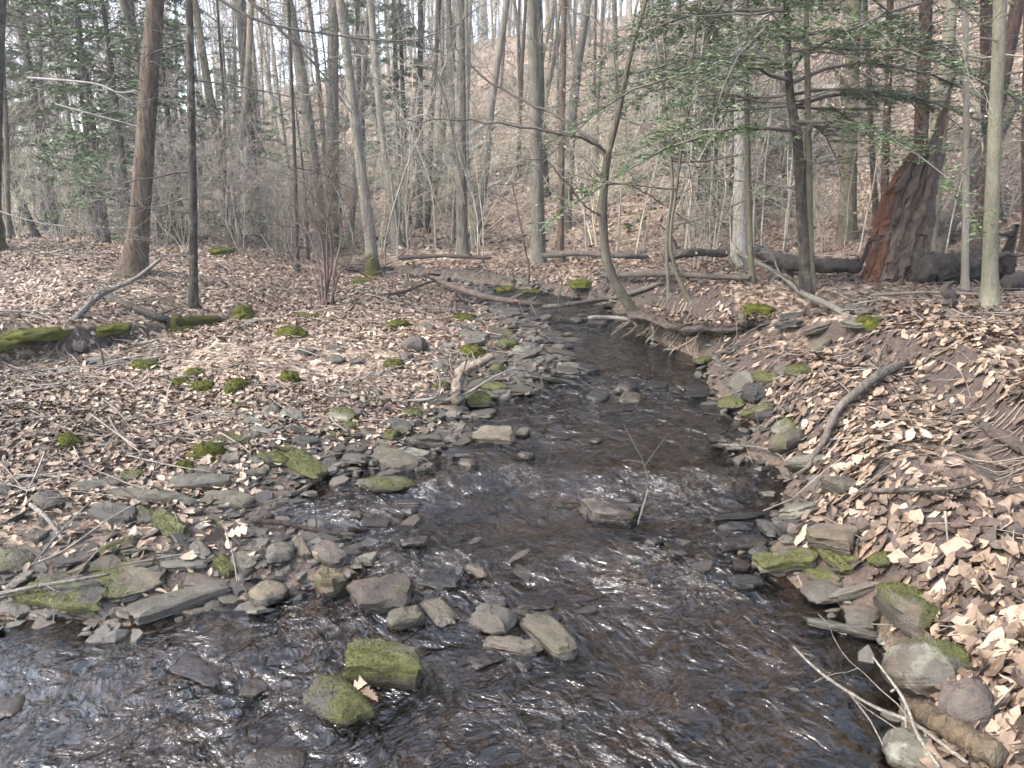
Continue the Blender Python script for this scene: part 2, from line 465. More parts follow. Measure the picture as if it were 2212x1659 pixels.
def make_bark_mat():
    m, nt, b = new_mat('bark')
    tc = N(nt, 'ShaderNodeTexCoord'); oi = N(nt, 'ShaderNodeObjectInfo')
    off = nt.nodes.new('ShaderNodeVectorMath'); off.operation = 'ADD'
    mul = nt.nodes.new('ShaderNodeVectorMath'); mul.operation = 'SCALE'; mul.inputs[0].default_value = (11, 7, 5)
    nt.links.new(oi.outputs['Random'], mul.inputs['Scale'])
    nt.links.new(tc.outputs['Object'], off.inputs[0]); nt.links.new(mul.outputs[0], off.inputs[1])
    co = off.outputs[0]
    tint = attr(nt, 'tint').outputs['Color']; rug = attr(nt, 'rugged').outputs['Fac']
    fur = noise_tex(nt, mapped(nt, co, (1, 1, .16)), 26, 5, .65, .3)
    fine = noise_tex(nt, mapped(nt, co, (1, 1, .4)), 75, 4, .7)
    blot = noise_tex(nt, mapped(nt, co, (1, 1, .5)), 5, 4, .6)
    c = mixc(nt, rug, mixc(nt, 1.0, tint, ramp(nt, blot, [(.3, .7), (.7, 1.25)]), 'MULTIPLY'),
             mixc(nt, 1.0, tint, ramp(nt, fur, [(.34, .3), (.55, 1.0), (.75, 1.45)]), 'MULTIPLY'))
    c = mixc(nt, 1.0, c, ramp(nt, fine, [(.3, .72), (.7, 1.22)]), 'MULTIPLY')
    li = attr(nt, 'lichen').outputs['Fac']
    lm = mth(nt, 'MULTIPLY', ramp(nt, noise_tex(nt, mapped(nt, co, loc=(3, 1, 4)), 7, 6, .7), [(.5, 0.0), (.62, 1.0)]), li)
    c = mixc(nt, mth(nt, 'MULTIPLY', lm, .7), c, (.195, .188, .152))
    # moss at the foot
    sep = N(nt, 'ShaderNodeSeparateXYZ'); nt.links.new(tc.outputs['Object'], sep.inputs[0])
    foot = attr(nt, 'foot').outputs['Fac']
    fm = mth(nt, 'SUBTRACT', foot, sep.outputs['Z'])
    fm = mth(nt, 'ADD', mth(nt, 'MULTIPLY', fm, 3.0), mth(nt, 'MULTIPLY', mth(nt, 'SUBTRACT', noise_tex(nt, co, 16, 4, .7), .5), 2.0))
    fm = mth(nt, 'MULTIPLY', ramp(nt, fm, [(.2, 0.0), (.5, 1.0)]), mth(nt, 'GREATER_THAN', foot, .01))
    c = mixc(nt, fm, c, ramp(nt, noise_tex(nt, co, 30, 4, .7), MOSS_STOPS))
    nt.links.new(c, b.inputs['Base Color'])
    b.inputs['Roughness'].default_value = .88
    b.inputs['Specular IOR Level'].default_value = .25
    h = mth(nt, 'ADD', mth(nt, 'MULTIPLY', fur, mth(nt, 'ADD', rug, .25)), mth(nt, 'MULTIPLY', fine, .3))
    nt.links.new(bump(nt, h, 1.0, .045), b.inputs['Normal'])
    return m
M_BARK = make_bark_mat()

def make_twig_mat():
    m, nt, b = new_mat('twig_bark')
    tint = attr(nt, 'tint').outputs['Color']
    co = N(nt, 'ShaderNodeTexCoord').outputs['Object']
    c = mixc(nt, 1.0, tint, ramp(nt, noise_tex(nt, co, 6, 4), [(.3, .6), (.7, 1.4)]), 'MULTIPLY')
    nt.links.new(c, b.inputs['Base Color'])
    b.inputs['Roughness'].default_value = .8
    return m
M_TWIG = make_twig_mat()

def make_needle_mat():
    m, nt, b = new_mat('hemlock_needles')
    co = N(nt, 'ShaderNodeTexCoord').outputs['Object']
    v = mth(nt, 'ADD', mth(nt, 'MULTIPLY', attr(nt, 'rnd', 'GEOMETRY').outputs['Fac'], .7), mth(nt, 'MULTIPLY', noise_tex(nt, co, 2.0, 3), .4))
    c = ramp(nt, v, [(.1, (.030, .055, .020)), (.45, (.062, .100, .036)), (.75, (.090, .135, .050)), (1, (.120, .165, .068))])
    nt.links.new(c, b.inputs['Base Color'])
    b.inputs['Roughness'].default_value = .55
    return m
M_NEEDLE = make_needle_mat()

def make_wood_mat(name, stops, scale=(1, 1, 1), sc=14, rough=.85):
    m, nt, b = new_mat(name)
    co = N(nt, 'ShaderNodeTexCoord').outputs['Object']
    n1 = noise_tex(nt, mapped(nt, co, scale), sc, 6, .7, .3)
    nt.links.new(ramp(nt, n1, stops), b.inputs['Base Color'])
    b.inputs['Roughness'].default_value = rough
    nt.links.new(bump(nt, n1, .9, .02), b.inputs['Normal'])
    return m
M_SNAG = make_wood_mat('rotten_wood', [(.26, (.0082, .0046, .0033)), (.42, (.0279, .0154, .0098)), (.56, (.0558, .0344, .0232)), (.75, (.1004, .0704, .0506))], (1, 1, .2), 22)
M_RUST = make_wood_mat('red_rotten_wood', [(.25, (.0194, .0084, .0050)), (.45, (.0670, .0257, .0119)), (.62, (.1166, .0490, .0224)), (.8, (.1642, .0886, .0472))], (1, 1, .35), 20)
M_STRIP = make_wood_mat('loose_bark', [(.28, (.0168, .0107, .0076)), (.5, (.0574, .0398, .0288)), (.72, (.1148, .0852, .0652))], (1, 1, .3), 26)
M_DARKLOG = make_wood_mat('decayed_log', [(.28, (.0063, .0045, .0036)), (.5, (.0203, .0149, .0117)), (.68, (.0473, .0369, .0293)), (.85, (.0765, .0630, .0495))], (1, 1, 1), 16)
M_DRIFT = make_wood_mat('bleached_driftwood', [(.28, (.0473, .0344, .0250)), (.5, (.1278, .1000, .0750)), (.72, (.2111, .1777, .1417))], (1, 1, 1), 12)

def make_water_mat():
    m = bpy.data.materials.new('stream_water'); m.use_nodes = True
    nt = m.node_tree
    for n in list(nt.nodes): nt.nodes.remove(n)
    out = N(nt, 'ShaderNodeOutputMaterial')
    pos = N(nt, 'ShaderNodeNewGeometry').outputs['Position']
    warp = N(nt, 'ShaderNodeTexNoise'); warp.inputs['Scale'].default_value = 2.2; warp.inputs['Detail'].default_value = 3
    nt.links.new(pos, warp.inputs['Vector'])
    sc = nt.nodes.new('ShaderNodeVectorMath'); sc.operation = 'SCALE'; sc.inputs['Scale'].default_value = .5
    ad = nt.nodes.new('ShaderNodeVectorMath'); ad.operation = 'ADD'
    nt.links.new(warp.outputs['Color'], sc.inputs[0]); nt.links.new(pos, ad.inputs[0]); nt.links.new(sc.outputs[0], ad.inputs[1])
    w = ad.outputs[0]
    a = noise_tex(nt, mapped(nt, w, (1.0, .5, 1)), 6, 2, .5, .6)
    b = noise_tex(nt, mapped(nt, w, (1.0, .6, 1), rot=(0, 0, .5)), 21, 3, .6, .8)
    c = noise_tex(nt, mapped(nt, w, (1.0, .75, 1), rot=(0, 0, -.4)), 52, 2, .5, .5)
    h = mth(nt, 'ADD', mth(nt, 'ADD', mth(nt, 'MULTIPLY', a, .9), mth(nt, 'MULTIPLY', b, .34)), mth(nt, 'MULTIPLY', c, .09))
    calm = attr(nt, 'flow', 'GEOMETRY').outputs['Fac']
    h = mth(nt, 'MULTIPLY', h, calm)
    nrm = bump(nt, h, 1.0, .12)
    fr = N(nt, 'ShaderNodeFresnel'); fr.inputs['IOR'].default_value = 1.7
    nt.links.new(nrm, fr.inputs['Normal'])
    gl = N(nt, 'ShaderNodeBsdfGlossy'); gl.inputs['Roughness'].default_value = .09
    nt.links.new(nrm, gl.inputs['Normal'])
    tr = N(nt, 'ShaderNodeBsdfTransparent'); tr.inputs['Color'].default_value = (.74, .66, .58, 1)
    mx = N(nt, 'ShaderNodeMixShader')
    nt.links.new(fr.outputs[0], mx.inputs[0]); nt.links.new(tr.outputs[0], mx.inputs[1]); nt.links.new(gl.outputs[0], mx.inputs[2])
    nt.links.new(mx.outputs[0], out.inputs['Surface'])
    return m
M_WATER = make_water_mat()

# ------------------------------------------------------------------ the ground sheet and the stream
def spaced(lo, hi, c, near, step, grow):
    up = [c]; s = step
    while up[-1] < hi:
        if up[-1] - c > near: s *= grow
        up.append(up[-1] + s)
    dn = [c]; s = step
    while dn[-1] > lo:
        if c - dn[-1] > near: s *= grow
        dn.append(dn[-1] - s)
    return np.array(dn[:0:-1] + up)
gx = spaced(-120, 120, 0.3, 4.0, .045, 1.03)
gy = spaced(-8, 150, 4.0, 4.6, .045, 1.03)
X, Y = np.meshgrid(gx, gy, indexing='xy')
Z = ground(X.ravel(), Y.ravel())
DS = sdist(X.ravel(), Y.ravel())
nx, ny = len(gx), len(gy)
def grid_faces(nx, ny):
    i, j = np.meshgrid(np.arange(ny - 1), np.arange(nx - 1), indexing='ij')
    a = (i * nx + j).ravel()
    return np.stack([a, a + 1, a + nx + 1, a + nx], 1)
mb = MB()
mb.add(np.stack([X.ravel(), Y.ravel(), Z], 1), None, grid_faces(nx, ny))
gxx, gyy = np.gradient(Z.reshape(ny, nx), gy, gx)
steep = np.hypot(gxx, gyy).ravel()
hillk = .75 * X.ravel() + .66 * (Y.ravel() - 16.3)
lit = np.clip(.0 + .75 * sstep(.05, .9, DS) + .1, 0, 1) * (1 - .7 * sstep(.85, 1.5, np.where(hillk > 0, 0, steep)))
lit = lit * (1 - .9 * scarp(X.ravel(), Y.ravel()))
me = mb.mesh('ground', M_GROUND, attrs={'litter': lit, 'bed': sstep(.10, -.04, DS)})
ground_o = link('ground', me, kind='structure', label='leaf-covered forest floor with stream banks and hillside')

wx = np.arange(-6.5, 3.0, .03); wy = np.concatenate([np.arange(-1.0, 8, .03), np.arange(8, 17, .06)])
WX, WY = np.meshgrid(wx, wy, indexing='xy')
wds = sdist(WX.ravel(), WY.ravel())
rif = .35 + 1.2 * np.exp(-((WY - 2.9) / .25) ** 2) + 1.3 * np.exp(-((WY - 3.78) / .22) ** 2) + 1.0 * np.exp(-((WY - 5.8) / .4) ** 2) + .7 * sstep(7.5, 9, WY)
chop = fbm(WX * 5.5 + .8 * fbm(WX * 2, WY * 2, 2, 61), WY * 3.2, 3, 71)
calm = sstep(.0, .28, -wds)
hw = wl(WY.ravel()) + (.017 * rif * chop).ravel() * (.25 + .75 * calm)
ff = grid_faces(len(wx), len(wy))
keep = (wds[ff] < .35).any(1)
ff = ff[keep]
used = np.unique(ff); mp = np.full(len(wds), -1); mp[used] = np.arange(len(used))
mb = MB(); mb.add(np.stack([WX.ravel(), WY.ravel(), hw], 1)[used], None, mp[ff])
flow = (.48 + .5 * np.clip(rif, 0, 1.6).ravel()) * (.25 + .75 * calm) * np.clip(1 + 1.1 * fbm(WX * 1.1, WY * .6, 3, 81).ravel(), .25, 2)
water_o = link('stream_water', mb.mesh('stream_water', M_WATER, attrs={'flow': flow[used]}), kind='structure',
               label='shallow rippling brown stream')

# ------------------------------------------------------------------ stones
TONES = {'g': (.0420, .0350, .0253), 'o': (.0383, .0314, .0185), 'b': (.0209, .0146, .0097), 't': (.0560, .0439, .0273), 'p': (.0420, .0314, .0241),
         'd': (.0168, .0142, .0108), 'l': (.0551, .0488, .0353), 'y': (.0489, .0372, .0168)}

def slab_mesh(L, W, T, seed, moss=0.0, round_=0.0, name='stone', wlz=None, side=None):
    """an irregular flagstone: a broken polygon outline, layered edge and worn rim, L x W x T metres, lying on its base at z=0"""
    r = np.random.default_rng(seed)
    nc = int(r.integers(5, 8))
    ang = np.sort((np.arange(nc) + r.uniform(-.32, .32, nc)) * 2 * math.pi / nc + r.uniform(0, 6.28))
    pw = .5 if not round_ else .75
    cs = np.stack([np.sign(np.cos(ang)) * abs(np.cos(ang)) ** pw, np.sign(np.sin(ang)) * abs(np.sin(ang)) ** pw], 1) * r.uniform(.82, 1.08, (nc, 1))
    n = 26
    # resample the outline
    P = np.vstack([cs, cs[:1]]); sl = np.hypot(*np.diff(P, axis=0).T); cum = np.concatenate([[0], np.cumsum(sl)])
    q = np.linspace(0, cum[-1], n, endpoint=False)
    ox = np.interp(q, cum, P[:, 0]); oy = np.interp(q, cum, P[:, 1])
    sm = .12 + round_ * .6
    for _ in range(2):
        ox = ox * (1 - sm) + sm * .5 * (np.roll(ox, 1) + np.roll(ox, -1)); oy = oy * (1 - sm) + sm * .5 * (np.roll(oy, 1) + np.roll(oy, -1))
    ox /= max(abs(ox).max(), 1e-6); oy /= max(abs(oy).max(), 1e-6)
    ox *= L / 2; oy *= W / 2
    mn = min(L, W) / 2
    bev = min(T * .22, mn * .25) * (1 + round_)
    lev = [(0.0, -.25 * mn - bev), (.06, -.05 * mn), (.25, 0), (.45, r.uniform(-.06, .04) * mn), (.62, r.uniform(-.07, .03) * mn),
           (.80, -.02 * mn), (.93, -bev * .5), (.99, -bev * 1.5), (1.0, -mn * .38), (1.0, -mn * .6), (1.0, -mn * .82)]
    if round_:
        lev = [(0, -.6 * mn), (.1, -.25 * mn), (.28, -.03 * mn), (.48, 0), (.66, -.06 * mn), (.82, -.2 * mn), (.93, -.38 * mn), (.98, -.58 * mn), (1, -.75 * mn), (1, -.9 * mn)]
    ln = np.hypot(ox, oy) + 1e-9
    rings = []
    sx, sy = r.uniform(-.25, .25, 2) * T            # sheared sides
    tl = r.uniform(-.14, .14, 2)
    for zf, ins in lev:
        k = 1 + ins / mn
        jit = 1 + .05 * r.standard_normal(n) * (1 if zf < .95 else .3)
        x = ox * k * jit + sx * (zf - .5); y = oy * k * jit + sy * (zf - .5)
        z = np.full(n, zf * T) + (zf > .4) * (tl[0] * x / L + tl[1] * y / W) * T + r.standard_normal(n) * T * .02
        rings.append(np.stack([x, y, z], 1))
    rings = np.array(rings); m = len(lev)
    v = np.vstack([rings.reshape(-1, 3), [[0, 0, 0]], [[sx * .5, sy * .5, T * (1 + r.uniform(-.03, .05))]]])
    # large-scale knocks
    fx = v[:, 0] / mn * 1.6 + seed * 1.37; fy = v[:, 1] / mn * 1.6 - seed * .71
    dz = fbm(fx, fy, 2, 3) * T * .16
    v[:, 2] += dz * (v[:, 2] > T * .3)
    v[:, :2] *= (1 + .10 * vn(v[:, 2] / T * 3 + seed, np.arctan2(v[:, 1], v[:, 0]) * 3 + 9, 6))[:, None]
    i = np.arange(m - 1)[:, None] * n; j = np.arange(n)[None]; j2 = (j + 1) % n
    f4 = np.stack([i + j, i + j2, i + n + j2, i + n + j], -1).reshape(-1, 4)
    j = np.arange(n)
    f3 = np.vstack([np.stack([(j + 1) % n, j, np.full(n, m * n)], 1), np.stack([(m - 1) * n + j, (m - 1) * n + (j + 1) % n, np.full(n, m * n + 1)], 1)])
    b = MB(); b.add(v, f3, f4)
    zt = v[:, 2] / T
    if side is None: side = r.uniform(0, 6.28)
    g = (v[:, 0] * math.cos(side) / (L / 2) + v[:, 1] * math.sin(side) / (W / 2))
    mv = (np.clip(moss, 0, 1) * 1.25 - .25 + .95 * (g * .5) * (1.15 - moss) + .9 * fbm(v[:, 0] / mn * 1.1 + seed, v[:, 1] / mn * 1.1, 3, 9) * (1.1 - moss)) * sstep(.15, .6, zt)
    mv = np.clip(mv if moss > 0 else mv * 0, 0, 1)
    low = .7 * sstep(.8, .4, zt) if wlz is None else sstep(wlz + .045, wlz + .012, v[:, 2])  # bank stones are simply darker towards the base
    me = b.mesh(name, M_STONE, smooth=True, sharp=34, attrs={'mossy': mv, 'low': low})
    return me, v, f4, f3, mv

def moss_tufts(v, f4, f3, mv, seed, dens=9000, size=.012, cap=2600):
    r = np.random.default_rng(seed)
    tr = np.vstack([f4[:, [0, 1, 2]], f4[:, [0, 2, 3]], f3])
    a, b_, c = v[tr[:, 0]], v[tr[:, 1]], v[tr[:, 2]]
    nr = np.cross(b_ - a, c - a); ar = np.linalg.norm(nr, axis=1) / 2
    nr = nr / (ar[:, None] * 2 + 1e-12)
    w = ar * np.clip(mv[tr].mean(1) - .3, 0, 1) * (nr[:, 2] > -.1)
    if w.sum() < 1e-6: return None
    n = int(min(cap, dens * w.sum() * 1.6)) + 6
    k = r.choice(len(tr), n, p=w / w.sum())
    s, t = r.random(n), r.random(n); fl = s + t > 1; s[fl] = 1 - s[fl]; t[fl] = 1 - t[fl]
    p = a[k] + (b_[k] - a[k]) * s[:, None] + (c[k] - a[k]) * t[:, None]
    d = nr[k] + r.normal(0, .45, (n, 3)); d /= np.linalg.norm(d, axis=1)[:, None]
    sd = np.cross(d, r.normal(0, 1, (n, 3))); sd /= np.linalg.norm(sd, axis=1)[:, None] + 1e-9
    h = size * r.uniform(.6, 1.5, (n, 1)); wd = size * r.uniform(.25, .5, (n, 1))
    V = np.stack([p - sd * wd - d * .003, p + sd * wd - d * .003, p + d * h], 1).reshape(-1, 3)
    mb = MB(); mb.add(V, np.arange(n * 3).reshape(-1, 3))
    return mb.mesh('moss', M_MOSS, smooth=False, attrs={'rnd': np.repeat(r.random(n), 3)})

placed = []                                                             # x, y, radius of stones, for the litter
def stone(label, u1, v1, u2, v2, w, t, tone='g', moss=0.0, wet=0.0, lichen=0.0, round_=0.0, roll=None, group=None, name='flat_stone', side=None, cat='stone'):
    seed = len(placed) + 11
    t = t * (.72 if t < .12 else .82); w = w * .85; round_ = round_ * .4; moss = moss + .16 if .3 < moss < .85 else moss
    r = random.Random(seed)
    a = gp(u1, v1, t * .45); b = gp(u2, v2, t * .45)
    d = b - a; L = max(float(np.linalg.norm(d)), w * .8)
    c = (a + b) / 2
    yaw = math.atan2(d[1], d[0]); pit = -math.asin(np.clip(d[2] / max(np.linalg.norm(d), 1e-6), -.6, .6))
    T = t * (1.05 if t < .12 else .95)
    inw = float(sdist(c[0], c[1])[0]) < .06
    base = c[2] - T * .72
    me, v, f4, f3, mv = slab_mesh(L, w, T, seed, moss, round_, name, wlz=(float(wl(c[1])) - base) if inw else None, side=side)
    o = thing(name, label, cat, (c[0], c[1], base), 0, group, me)
    o.rotation_euler = (R(r.uniform(-9, 9)) if roll is None else R(roll), pit * .8, yaw)
    col = np.array(TONES[tone]) * r.uniform(.85, 1.2)
    o['tint'] = [float(x) for x in col]; o['wet'] = float(wet); o['lichen'] = float(lichen)
    if moss > .35:
        mm = moss_tufts(v, f4, f3, mv, seed, size=.0055, dens=42000 if c[1] < 5 else 20000)
        if mm: link('moss', mm, o, kind='stuff')
    placed.append((c[0], c[1], max(L, w) / 2))
    return o

G1 = 'flat stones along the left edge of the stream'
G2 = 'stones standing in the stream'
G3 = 'stones along the right edge of the stream'
G4 = 'stones on the left gravel bar'
G5 = 'stones at the far bend of the stream'
ST = [
 # ---- near left edge
 ('long pale slab like a plank, lying against the water at lower left', 273, 1330, 492, 1262, .15, .075, 'g', 0, 0, .15, 0, 4, G1),
 ('broad pale flat slab with a green moss corner at lower left', 198, 1262, 358, 1240, .36, .06, 't', .36, 0, .2, 0, 6, G1, 'flat_stone', 3.3),
 ('mossy dark slab leaning under the broad moss-cornered slab', 36, 1262, 235, 1300, .18, .11, 'd', .5, 0, .2, 0, 12, G1, 'flat_stone', -1.6),
 ('pale wedge-shaped stone lying behind the broad moss-cornered slab', 325, 1208, 447, 1220, .12, .05, 'l', .1, 0, .2, 0, 4, G1),
 ('tan rounded slab dipping into the water right of the long pale slab', 536, 1283, 624, 1266, .2, .09, 't', 0, 0, .1, .3, -5, G1),
 ('long grey-olive beam-shaped stone above the leafy gap at left', 216, 1060, 424, 1078, .13, .11, 'o', .15, 0, .2, 0, 8, G1),
 ('tilted grey slab propped at the left end of the beam-shaped stone', 160, 1060, 268, 1032, .14, .07, 'g', 0, 0, .2, 0, 14, G1),
 ('wide grey slab behind the right end of the beam-shaped stone', 352, 1038, 498, 1038, .17, .08, 'g', .05, 0, .2, 0, 6, G1),
 ('blocky olive slab right of the beam-shaped stone', 438, 1072, 550, 1082, .16, .09, 'o', .15, 0, .15, 0, 9, G1),
 ('pointed mossy stone leaning below the beam-shaped stone', 338, 1098, 402, 1152, .12, .09, 'o', .6, 0, .1, 0, 20, G1),
 ('small mossy block left of the pointed mossy stone', 296, 1098, 330, 1130, .09, .07, 'o', .4, 0, 0, 0, 10, G1),
 ('dark shaded block under the beam-shaped stone', 202, 1096, 294, 1118, .15, .11, 'd', .15, 0, .1, 0, 12, G1),
 ('rounded brown stone half in leaves at left', 76, 1066, 126, 1090, .16, .1, 'b', .2, 0, .1, .6, 0, G1),
 ('greenish stone at the left picture edge', -20, 1198, 72, 1212, .22, .1, 'o', .4, 0, .2, .3, 5, G1),
 ('small grey cube-like stone among leaves at left edge', 60, 1150, 92, 1160, .09, .08, 'g', .2, 0, .2, 0, 5, G1),
 ('mossy edge of a thin slab standing on edge amid leaves', 203, 1203, 300, 1158, .06, .07, 'o', .5, 0, 0, 0, 20, G1),
 ('small upright stone beside the pale curled leaf', 420, 1165, 452, 1206, .07, .06, 'g', 0, 0, .1, 0, 12, G1),
 ('small stone with a bright green moss tip', 472, 1196, 500, 1238, .08, .06, 'o', .75, 0, 0, 0, 12, G1),
 ('small slanting stone just right of the bright moss tip', 506, 1195, 548, 1230, .09, .06, 'g', 0, 0, .1, 0, 14, G1),
 ('grey rounded stone above the tan rounded slab', 570, 1178, 628, 1200, .18, .09, 'g', 0, 0, .15, .4, 0, G1),
 ('narrow standing stone between two rounded grey stones', 643, 1158, 663, 1202, .07, .06, 't', 0, 0, 0, 0, 10, G1),
 ('brown slanted slab at the end of the wet stick', 688, 1176, 746, 1212, .13, .08, 'p', 0, .1, .1, 0, 10, G1),
 ('olive block where the water spills over left of the stone row', 690, 1236, 736, 1262, .13, .13, 'y', .3, .1, 0, 0, 5, G1),
 ('thin pebble-grey slab right of the pale wedge stone', 395, 1245, 452, 1262, .12, .04, 'g', 0, .2, 0, 0, 2, G1),
 ('small pale oval pebble above the tan rounded slab', 592, 1236, 618, 1240, .05, .03, 'l', 0, 0, 0, .8, 0, G1),
 ('grey broken slab piece at the lower left waterline', 20, 1290, 62, 1330, .1, .05, 'g', .1, .2, .2, 0, 8, G1),
 ('second broken slab piece beneath the mossy dark slab', 88, 1318, 128, 1328, .07, .04, 'g', .1, .3, .1, 0, 4, G1),
 ('brown sloping stone on the bar edge by the side pool', 536, 1110, 585, 1118, .13, .08, 'b', .1, .2, 0, 0, 8, G1),
 ('thin shard lying below the blocky olive slab', 452, 1125, 520, 1110, .06, .03, 'g', 0, 0, .1, 0, 6, G1),
 ('small grey stone beside the pointed mossy stone', 398, 1100, 436, 1108, .07, .05, 'g', 0, 0, .1, 0, 4, G1),
 # ---- left bar, above
 ('large slab with thick yellow-green moss tilting into the side pool', 604, 958, 694, 1030, .19, .11, 'o', .85, 0, 0, 0, 12, G1),
 ('dark stone with mossy top left of the thick-mossed slab', 570, 976, 617, 1002, .13, .09, 'd', .6, 0, 0, 0, 6, G1),
 ('tan flat slab with moss on its near end in the leaves', 472, 962, 541, 930, .26, .05, 'y', .35, 0, .1, 0, 6, G4),
 ('long blue-grey slab lying at the head of the bar stones', 490, 890, 562, 914, .12, .08, 'g', 0, 0, .35, 0, 6, G4),
 ('pale lichened slab at the right end of the long blue-grey slab', 550, 918, 604, 930, .2, .06, 'l', 0, 0, .4, 0, 6, G4),
 ('grey slab stacked just above the pale lichened slab', 543, 890, 593, 900, .12, .06, 'g', 0, 0, .3, 0, 5, G4),
 ('pale stone blotched with lichen right of the stacked grey slab', 603, 884, 656, 904, .17, .08, 'l', 0, 0, .6, 0, 6, G4),
 ('rounded grey boulder in the stone cluster above the moss slab', 566, 877, 602, 890, .16, .11, 'g', .1, 0, .2, .5, 0, G4),
 ('small mossy stone at the left of the stone cluster', 498, 872, 524, 880, .12, .07, 'o', .5, 0, 0, .3, 0, G4),
 ('tan triangular slab lit above the stone cluster', 616, 868, 660, 860, .2, .04, 't', 0, 0, .1, 0, 5, G4),
 ('pale grey-green flat slab on the bar left of the driftwood', 705, 852, 800, 850, .22, .05, 'l', .05, 0, .3, 0, 4, G4),
 ('lichened block with moss at its foot in mid bar', 708, 888, 772, 905, .2, .11, 'l', .45, 0, .5, 0, 8, G4),
 ('dark mossy stone below the lichened block', 737, 915, 772, 922, .16, .08, 'd', .55, 0, 0, .3, 4, G4),
 ('round cushion of moss on a small stone near the bar edge', 825, 935, 860, 940, .16, .10, 'o', 1.0, 0, 0, .8, 0, G4),
 ('dark tilted slab pointing at the pale in-stream slab', 818, 908, 890, 932, .16, .07, 'd', .1, 0, .1, 0, 14, G4),
 ('mossy hump of stone left of the driftwood foot', 868, 886, 914, 894, .18, .08, 'o', .7, 0, 0, .4, 0, G4),
 ('olive slab sloping into the side pool like a wedge', 806, 970, 900, 1008, .18, .07, 'o', .12, 0, .1, 0, 12, G1),
 ('low boat-shaped slab with mossy back in the water', 770, 1040, 903, 1040, .17, .07, 'o', .45, 0, .2, .2, 8, G2),
 ('pale mottled slab just right of the wedge slab', 858, 972, 924, 985, .15, .05, 'l', .1, 0, .5, 0, 6, G1),
 ('thin dark wet slab lying flat below the pale in-stream slab', 951, 979, 1026, 978, .1, .04, 'd', 0, .8, 0, 0, 2, G1),
 ('small tan stone at the water below the thin dark slab', 991, 994, 1030, 1000, .1, .05, 't', 0, .1, 0, .2, 4, G1),
 ('pale thick slab jutting into the stream at mid picture', 1018, 932, 1112, 940, .22, .11, 't', .12, 0, .2, 0, 10, G2),
 ('small brown stone standing alone below the pale thick slab', 1122, 977, 1154, 986, .1, .07, 'b', 0, .1, 0, .2, 4, G2),
 ('grey slab behind the pale thick slab', 1022, 888, 1066, 896, .2, .05, 'g', 0, .1, .2, 0, 4, G4),
 ('bright green moss-covered stone at the foot of the driftwood', 1001, 856, 1062, 860, .24, .13, 'o', 1.0, 0, 0, .7, 0, G4),
 ('long moss-backed stone behind the bright mossy stone', 1032, 826, 1102, 838, .16, .10, 'o', .7, 0, 0, .3, 6, G4),
 ('mossy cobble at the top of the driftwood', 1062, 790, 1090, 794, .18, .11, 'o', .85, 0, 0, .6, 0, G4),
 ('flat wet slab at the water edge above the mossy stones', 1136, 772, 1198, 778, .3, .06, 'g', .05, .2, .2, 0, 4, G1),
 ('upright pale slab edge left of the flat wet slab', 1108, 753, 1147, 757, .18, .08, 'l', 0, 0, .3, 0, 8, G1),
 ('dark stone with mossy crown among the far bar stones', 1075, 734, 1117, 742, .22, .12, 'd', .45, 0, 0, .2, 8, G4),
 ('long tilted grey slab on the far bar', 991, 717, 1053, 730, .2, .1, 'g', .1, 0, .15, 0, 12, G4),
 ('square-edged slab below the long tilted grey slab', 1001, 733, 1040, 742, .24, .09, 'g', .05, 0, .2, 0, 6, G4),
 ('reddish-grey boulder with a peaked top on the left bar', 865, 738, 918, 740, .3, .2, 'p', 0, 0, .1, .4, 0, G4),
 ('small reddish boulder below the peaked boulder', 862, 768, 890, 769, .2, .12, 'p', 0, 0, .1, .5, 0, G4),
 ('flat dark slab at the foot of the peaked boulder', 884, 753, 925, 754, .16, .05, 'g', 0, 0, .1, 0, 4, G4),
 ('rounded slab left of the driftwood branch', 931, 780, 976, 786, .24, .1, 'g', .1, 0, .2, .3, 4, G4),
 ('grey stone lying in leaves above the peaked boulder', 904, 703, 938, 705, .24, .09, 'g', .05, 0, .2, .2, 4, G4),
 ('pale lichened stone right of the peaked boulder', 955, 745, 978, 748, .2, .1, 'l', 0, 0, .5, .4, 0, G4),
 ('dark slab tipping into the stream by the fallen branch', 1089, 664, 1120, 682, .25, .12, 'd', .1, .1, 0, 0, 14, G5),
 ('long low slab at the stream edge beyond the bar', 1119, 701, 1160, 703, .26, .07, 'b', .2, .1, 0, 0, 4, G5),
 ('brown slab beside the far riffle', 1156, 718, 1222, 727, .2, .07, 'b', .1, .3, 0, 0, 6, G5),
 ('thin slab half in the far riffle', 1170, 735, 1222, 740, .2, .05, 'd', .15, .4, 0, 0, 4, G5),
 ('pale broken slab lying under the fallen branch', 1042, 655, 1086, 660, .25, .06, 'l', .1, 0, .3, 0, 5, G5),
 ('long narrow stone like a plank in the leaves at left', 107, 922, 200, 917, .07, .045, 'p', 0, 0, .2, 0, 3, G4),
 ('second narrow stone end to end with the plank-like stone', 202, 917, 268, 916, .06, .035, 'p', 0, 0, .2, 0, 3, G4),
 ('grey cobble half sunk in the side channel at far left', 148, 741, 182, 748, .22, .12, 'p', 0, 0, .1, .7, 0, G4),
 ('flat grey stone lying in the leaves right of the side channel', 185, 777, 262, 773, .3, .05, 'g', 0, 0, .3, 0, 2, G4),
 ('pale stone lying near the mossy log end on the left bar', 530, 692, 558, 695, .2, .06, 'l', 0, 0, .4, 0, 3, G4),
 ('dark flat stone beside small green plants on the left bar', 640, 757, 680, 760, .2, .06, 'd', .05, 0, .1, 0, 3, G4),
 ('grey-brown stone right of the dark flat stone', 700, 772, 748, 775, .22, .07, 'g', 0, 0, .2, .2, 3, G4),
